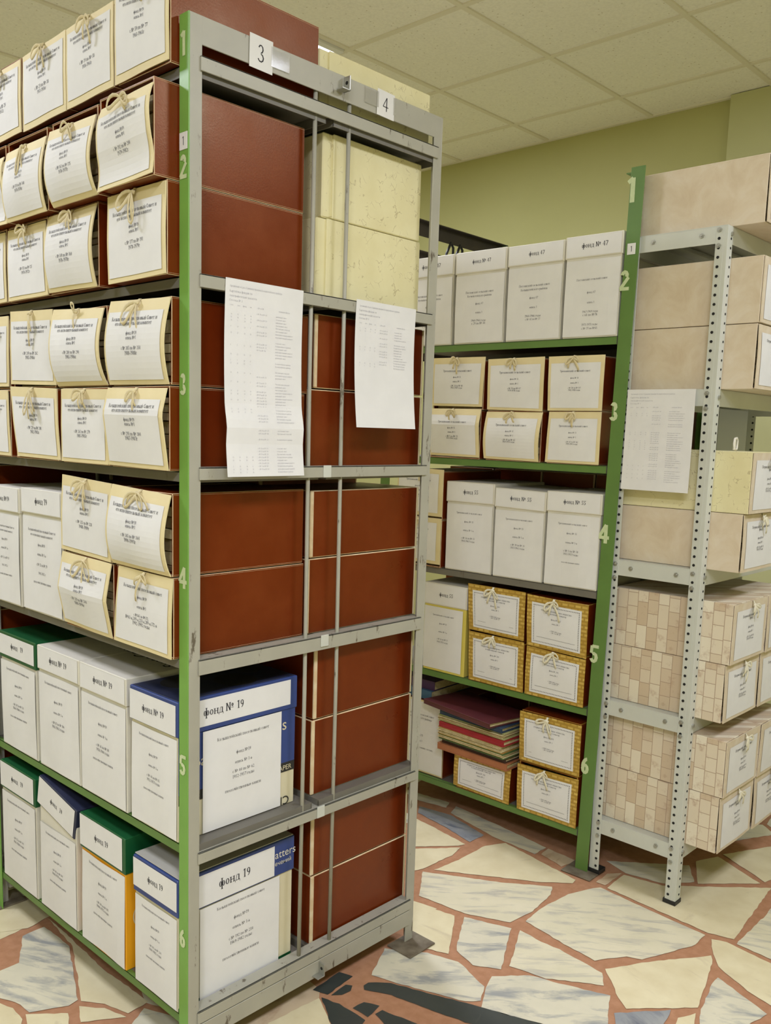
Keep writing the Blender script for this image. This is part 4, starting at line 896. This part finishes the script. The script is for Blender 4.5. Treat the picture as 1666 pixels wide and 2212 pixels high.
# stack of ledgers
LED = [('salmon and brown board folder at the bottom of the ledger stack', 'book_salmon', .300, .606, -.034, .17, .024, -.03), ('dark brown ledger lying on the salmon board folder', 'book_brown', .308, .592, -.026, .16, .016, -.05), ('dark green torn-edged ledger in the lower ledger stack', 'book_green', .306, .598, -.040, .15, .018, -.06),
       ('ochre ragged ledger under the red one', 'book_ochre', .312, .602, -.040, .15, .027, -.05), ('bright red ledger in the middle of the ledger stack', 'book_red', .304, .596, -.044, .15, .019, -.07), ('lime and cream ragged ledger above the red one', 'book_lime', .312, .606, -.034, .15, .023, -.05),
       ('navy blue ledger directly under the maroon one', 'book_navy', .318, .600, -.036, .15, .018, -.07), ('large maroon ledger on top of the ledger stack', 'book_maroon', .330, .672, -.052, .155, .018, -.19)]
z = BZ[5] + .1322
for n, (lab, mt_, y0, y1, x0, x1, th, rz) in enumerate(LED):
    t = thing('ledger', lab, 'ledger', Bw((x0 + x1) / 2, (y0 + y1) / 2, z), BROT + rz, 'ledgers stacked on the far rack'); a, c = (y1 - y0) / 2, (x1 - x0) / 2
    b_ = MB(); b_.box((-a, -c, 0), (a, c, .0028), 0, .0008); b_.box((-a, -c, th - .0028), (a, c, th), 0, .0008)
    rag = mt_ in ('book_lime', 'book_ochre', 'book_green')
    if not rag: b_.tube([(-a + .001, -c + .003, th / 2), (a - .001, -c + .003, th / 2)], .003, th / 2, 10, ref=(0, 0, 1))
    b_.build('cover', [mt_], t); r = random.Random(n); b_ = MB(); zz = .003
    while zz < th - .0045:
        b_.box((-a + .006 - (r.uniform(-.004, .012) if rag else 0), -c + (r.uniform(-.007, .004) if rag else .004), zz), (a - .004 - r.uniform(-.003 if rag else 0, .006), c - .006, zz + .0022), 0, .0004); zz += .0026
    b_.build('page_block', ['pages'], t)
    z += th + .0006

# ------------------------------------------------------------------ white rack contents (long boxes, fronts facing right)
CF = [('t', 1, 2.004, .180, -.516, 'marbled_board', 'pale marbled box on the very top of the white rack', 'с № 1 по № 18'), ('t', 2, 1.7375, .180, -.523, 'marbled_board', 'pale marbled box, second shelf of white rack, upper', 'с № 19 по № 30'), ('t', 2, 1.557, .1785, -.521, 'marbled_board', 'pale marbled box, second shelf of white rack, lower', 'с № 31 по № 44'),
      ('u', 3, 1.2075, .175, -.538, 'fibre_paper', 'cream fibre-patterned box, third shelf of white rack, behind hanging sheet', 'с № 45 по № 58'), ('u', 3, 1.038, .168, -.525, 'marbled_board', 'pinkish marbled box under the cream one, third shelf of white rack', 'с № 59 по № 71'),
      ('v', 4, .7655, .180, -.521, 'tile_print_board', 'tile-print box, fourth shelf of white rack, upper', 'с № 72 по № 80'), ('v', 4, .589, .175, -.510, 'tile_print_board', 'tile-print box, fourth shelf of white rack, lower', 'с № 81 по № 90'),
      ('w', 5, .3655, .173, -.533, 'tile_print_board', 'tile-print box, bottom shelf of white rack, upper', 'с № 91 по № 99'), ('w', 5, .191, .173, -.526, 'tile_print_board', 'tile-print box, bottom shelf of white rack, lower', 'с № 100 по № 112')]
FL_C = lambda rng: [(.16, 'Петровский сельский совет', .62), (.22, 'фонд', .12), (.40, 'фонд № 60', .2), (.50, 'опись № 1', .18), (.60, rng, .26), (.65, '1970-1979 годы', .24)]
for n, (k, lv, z0, h, yf, mt_, lab, rg) in enumerate(CF):
    for col in range(2 if k in 'vw' or lv < 3 else 1):
        w = .250; xc = 1.513 + w / 2 + col * .2545; y_ = yf - (.004 if col else 0)
        l2 = lab if col == 0 else lab.replace('box', 'box half out of frame') if lv > 3 else lab + ', second along'
        archive_box(l2, (xc, y_, z0), 0, w, h, -.142 - y_, [(-w / 2 + .001, h - .002), (w / 2 - .001, h - .002), (w / 2 - .001, .001), (-w / 2 + .001, .001)], 'flat' if n % 2 else 'lean', FL_C(rg), 120 + n * 2 + col, 'long boxes on the white rack', case=mt_, edge=mt_, flap='marbled_board', margins=(.075, .06, .075, .12), ribbon='white_ribbon', bow_at=(.52, .93), ink='grey_ink', bowscale=.9, bev=.0018, amp=.3)
# ------------------------------------------------------------------ papers, cards and small things
def list_lines(rows, seed, title):
    r = random.Random(seed); L = title[:]
    return L
def hanging_list(label, y_or_x, plane, a0, ztop, wd, ht, number, rows, r0, r1, seed, bend, fold=None, drift=0.0):
    """a printed list hanging from a rail; plane 'end' faces -y, plane 'side' faces -x"""
    r = random.Random(seed); loc = (a0, y_or_x, ztop) if plane == 'end' else (y_or_x, a0, ztop)
    t = thing('printed_list', label, 'sheet of paper', loc, 0 if plane == 'end' else -pi / 2, 'printed lists hanging on rack ends')
    def f(u, v, out=0.0):
        d = 1 - v; y = -.0004 - out - bend * d * d - .0012 * math.sin(u * 3 + 1) * d
        if fold: y -= .006 * max(0, 1 - abs(d - fold) / .10)
        return (wd * u - drift * d, y, -ht * d)
    lines = [(.040 * .297 / ht + .012, 'Архивный отдел Администрации Колышлейского района', .66, .38), (.075 * .297 / ht + .012, 'Картотека фондов по', .28, .19), (.105 * .297 / ht + .012, 'топографический указатель', .34, .22), (.135 * .297 / ht + .012, 'Стеллаж № ' + number, .16, .13)]
    def rows_(w_, h_):
        q = []; y = h_ - .054; st = .0062; k = 0
        words = ['сельский совет', 'Колышлейского района', 'Потловский сельский', 'исполнительный комитет', 'районный совет', 'поселковый совет']
        for hx, tx in ((.07, 'стел'), (.16, 'пол'), (.23, 'фонд'), (.31, 'оп'), (.42, 'с № по №'), (.72, 'название фонда')): q += text_quads(tx, .0023, hx * w_, y, align=.3)
        y -= .012
        lim = h_ - r1 * h_
        while y > lim:
            if r.random() < .86:
                q += text_quads(words[r.randrange(6)], .0022, .64 * w_, y, align=0)
                if r.random() < .75: q += text_quads('с № %d по № %d' % (r.randrange(1, 90), r.randrange(91, 300)), .0021, .39 * w_, y, align=0)
                if r.random() < .5:
                    for cx in (.07, .15, .235, .31): q += text_quads(str(r.randrange(1, 60)), .0021, cx * w_, y, align=0)
            y -= st
        return q
    sheet_on(f, 'sheet', t, (0, 0, 1, 1), 'paper', lines, 'faint_ink', 0, 6, 24, extra=rows_)
    b_ = MB(); b_.box((wd * .08, -.0012, -.010), (wd * .9, -.0006, .002), 0); b_.build('tape', ['rack_white'], t) if False else None
    return t
hanging_list('long printed list of two joined sheets on near rack end', -.0055, 'end', .086, 1.709, .2105, .400, '3', 60, .1, .99, 3, .034, fold=.74, drift=.018)
hanging_list('shorter printed list with blank lower half, on near rack end below card 4', -.0055, 'end', .4615, 1.712, .21, .294, '4', 30, .1, .52, 4, .028, drift=.019)
hanging_list('printed list with handwritten lower rows hanging on the white rack', CX - .012, 'side', -.170, 1.556, .2115, .298, '5', 40, .1, .95, 5, .004)
def card(label, ch, x, z, wd, ht, tilt, hgt):
    t = thing('number_card', label, 'number card', (x, -.0055 if False else -.001, z), 0, 'number cards taped to the near rack'); R_ = Matrix.Rotation(tilt, 4, 'Y')
    b_ = MB(); b_.box((-wd / 2, -.0016, -ht / 2), (wd / 2, -.0006, ht / 2), 0, .0002, T=R_)
    for q in text_quads(ch, hgt / 1.45, -.001, -hgt / 2, .13, .085, False): b_.add([R_ @ Vector((px, -.0020, py)) for px, py in q], [(0, 1, 2, 3)], 1)
    b_.build('card', ['paper', 'ink'], t)
    b_ = MB(); b_.box((wd / 2 - .004, -.0023, -.016), (wd / 2 + .045 if ch == '3' else wd / 2 + .004, -.0019, .022), 0); b_.build('tape', ['clear_tape'], t)
    if ch == '4': b_ = MB(); b_.box((-wd / 2 - .04, -.0023, -.012), (-wd / 2 + .004, -.0019, .022), 0); b_.build('tape', ['clear_tape'], t)
mt, nt, b = new_mat('clear_tape'); b.inputs['Base Color'].default_value = (.55, .54, .48, 1); b.inputs['Roughness'].default_value = .08; b.inputs['Alpha'].default_value = .28
card('white card numbered 3 taped to the near rack top rail', '3', .1735, 2.158, .060, .064, .02, .034)
card('white card numbered 4 taped to the near rack top rail', '4', .5440, 2.159, .058, .057, .03, .030)
b_ = MB(); b_.box((-.0012, -.013, -.016), (-.0004, .013, .016), 0, .0001)
for q in text_quads('1', .011, 0, -.008, .16, .1, False): b_.add([(-.0016, -px, py) for px, py in q], [(0, 1, 2, 3)], 1)
o = b_.build('number_sticker', ['paper', 'ink'])
o.location = (0, .016, 1.953); tag(o, 'small white sticker numbered 1 on the near green post', 'sticker', 'small stickers on green posts')
o2 = o.copy(); COL.objects.link(o2); o2.location = Bw(-.0006, -.013, 1.967); o2.rotation_euler = (0, 0, BYAW); o2['label'] = 'small white sticker numbered 1 on the far rack green post'
# white plastic clip on the cream box, grey sheet pinned behind
t = thing('plastic_clip', 'white plastic handle clip standing on cream box of the white rack', 'clip', (1.63, -.4405, 1.3855), 0)
b_ = MB(); pts = [(.004, 0, .001), (-.011, 0, .004), (-.014, 0, .020), (-.010, 0, .033), (.006, 0, .035), (.013, 0, .028), (.011, 0, .004), (.002, 0, .001)]
b_.tube(pts, .004, .0028, 8); b_.build('handle_loop', ['white_plastic'], t, True)
b_ = MB(); b_.box((-.014, -.003, 0), (-.004, .003, .033), 0, .002); b_.build('handle_plate', ['white_plastic'], t)
t = thing('grey_folder', 'pale grey folder leaning at the back of the white rack third shelf', 'folder', (2.30, -.160, 1.038), 0)
b_ = MB(); b_.box((-.16, -.010, 0), (.10, -.007, .488), 0, .001); b_.box((-.16, .004, 0), (.10, .007, .488), 0, .001); b_.box((-.16, -.007, 0), (-.157, .004, .488), 0); b_.build('cover', ['grey_folder'], t)
b_ = MB(); b_.box((-.156, -.0065, .003), (.095, .0035, .484), 0); b_.build('papers', ['paper'], t)
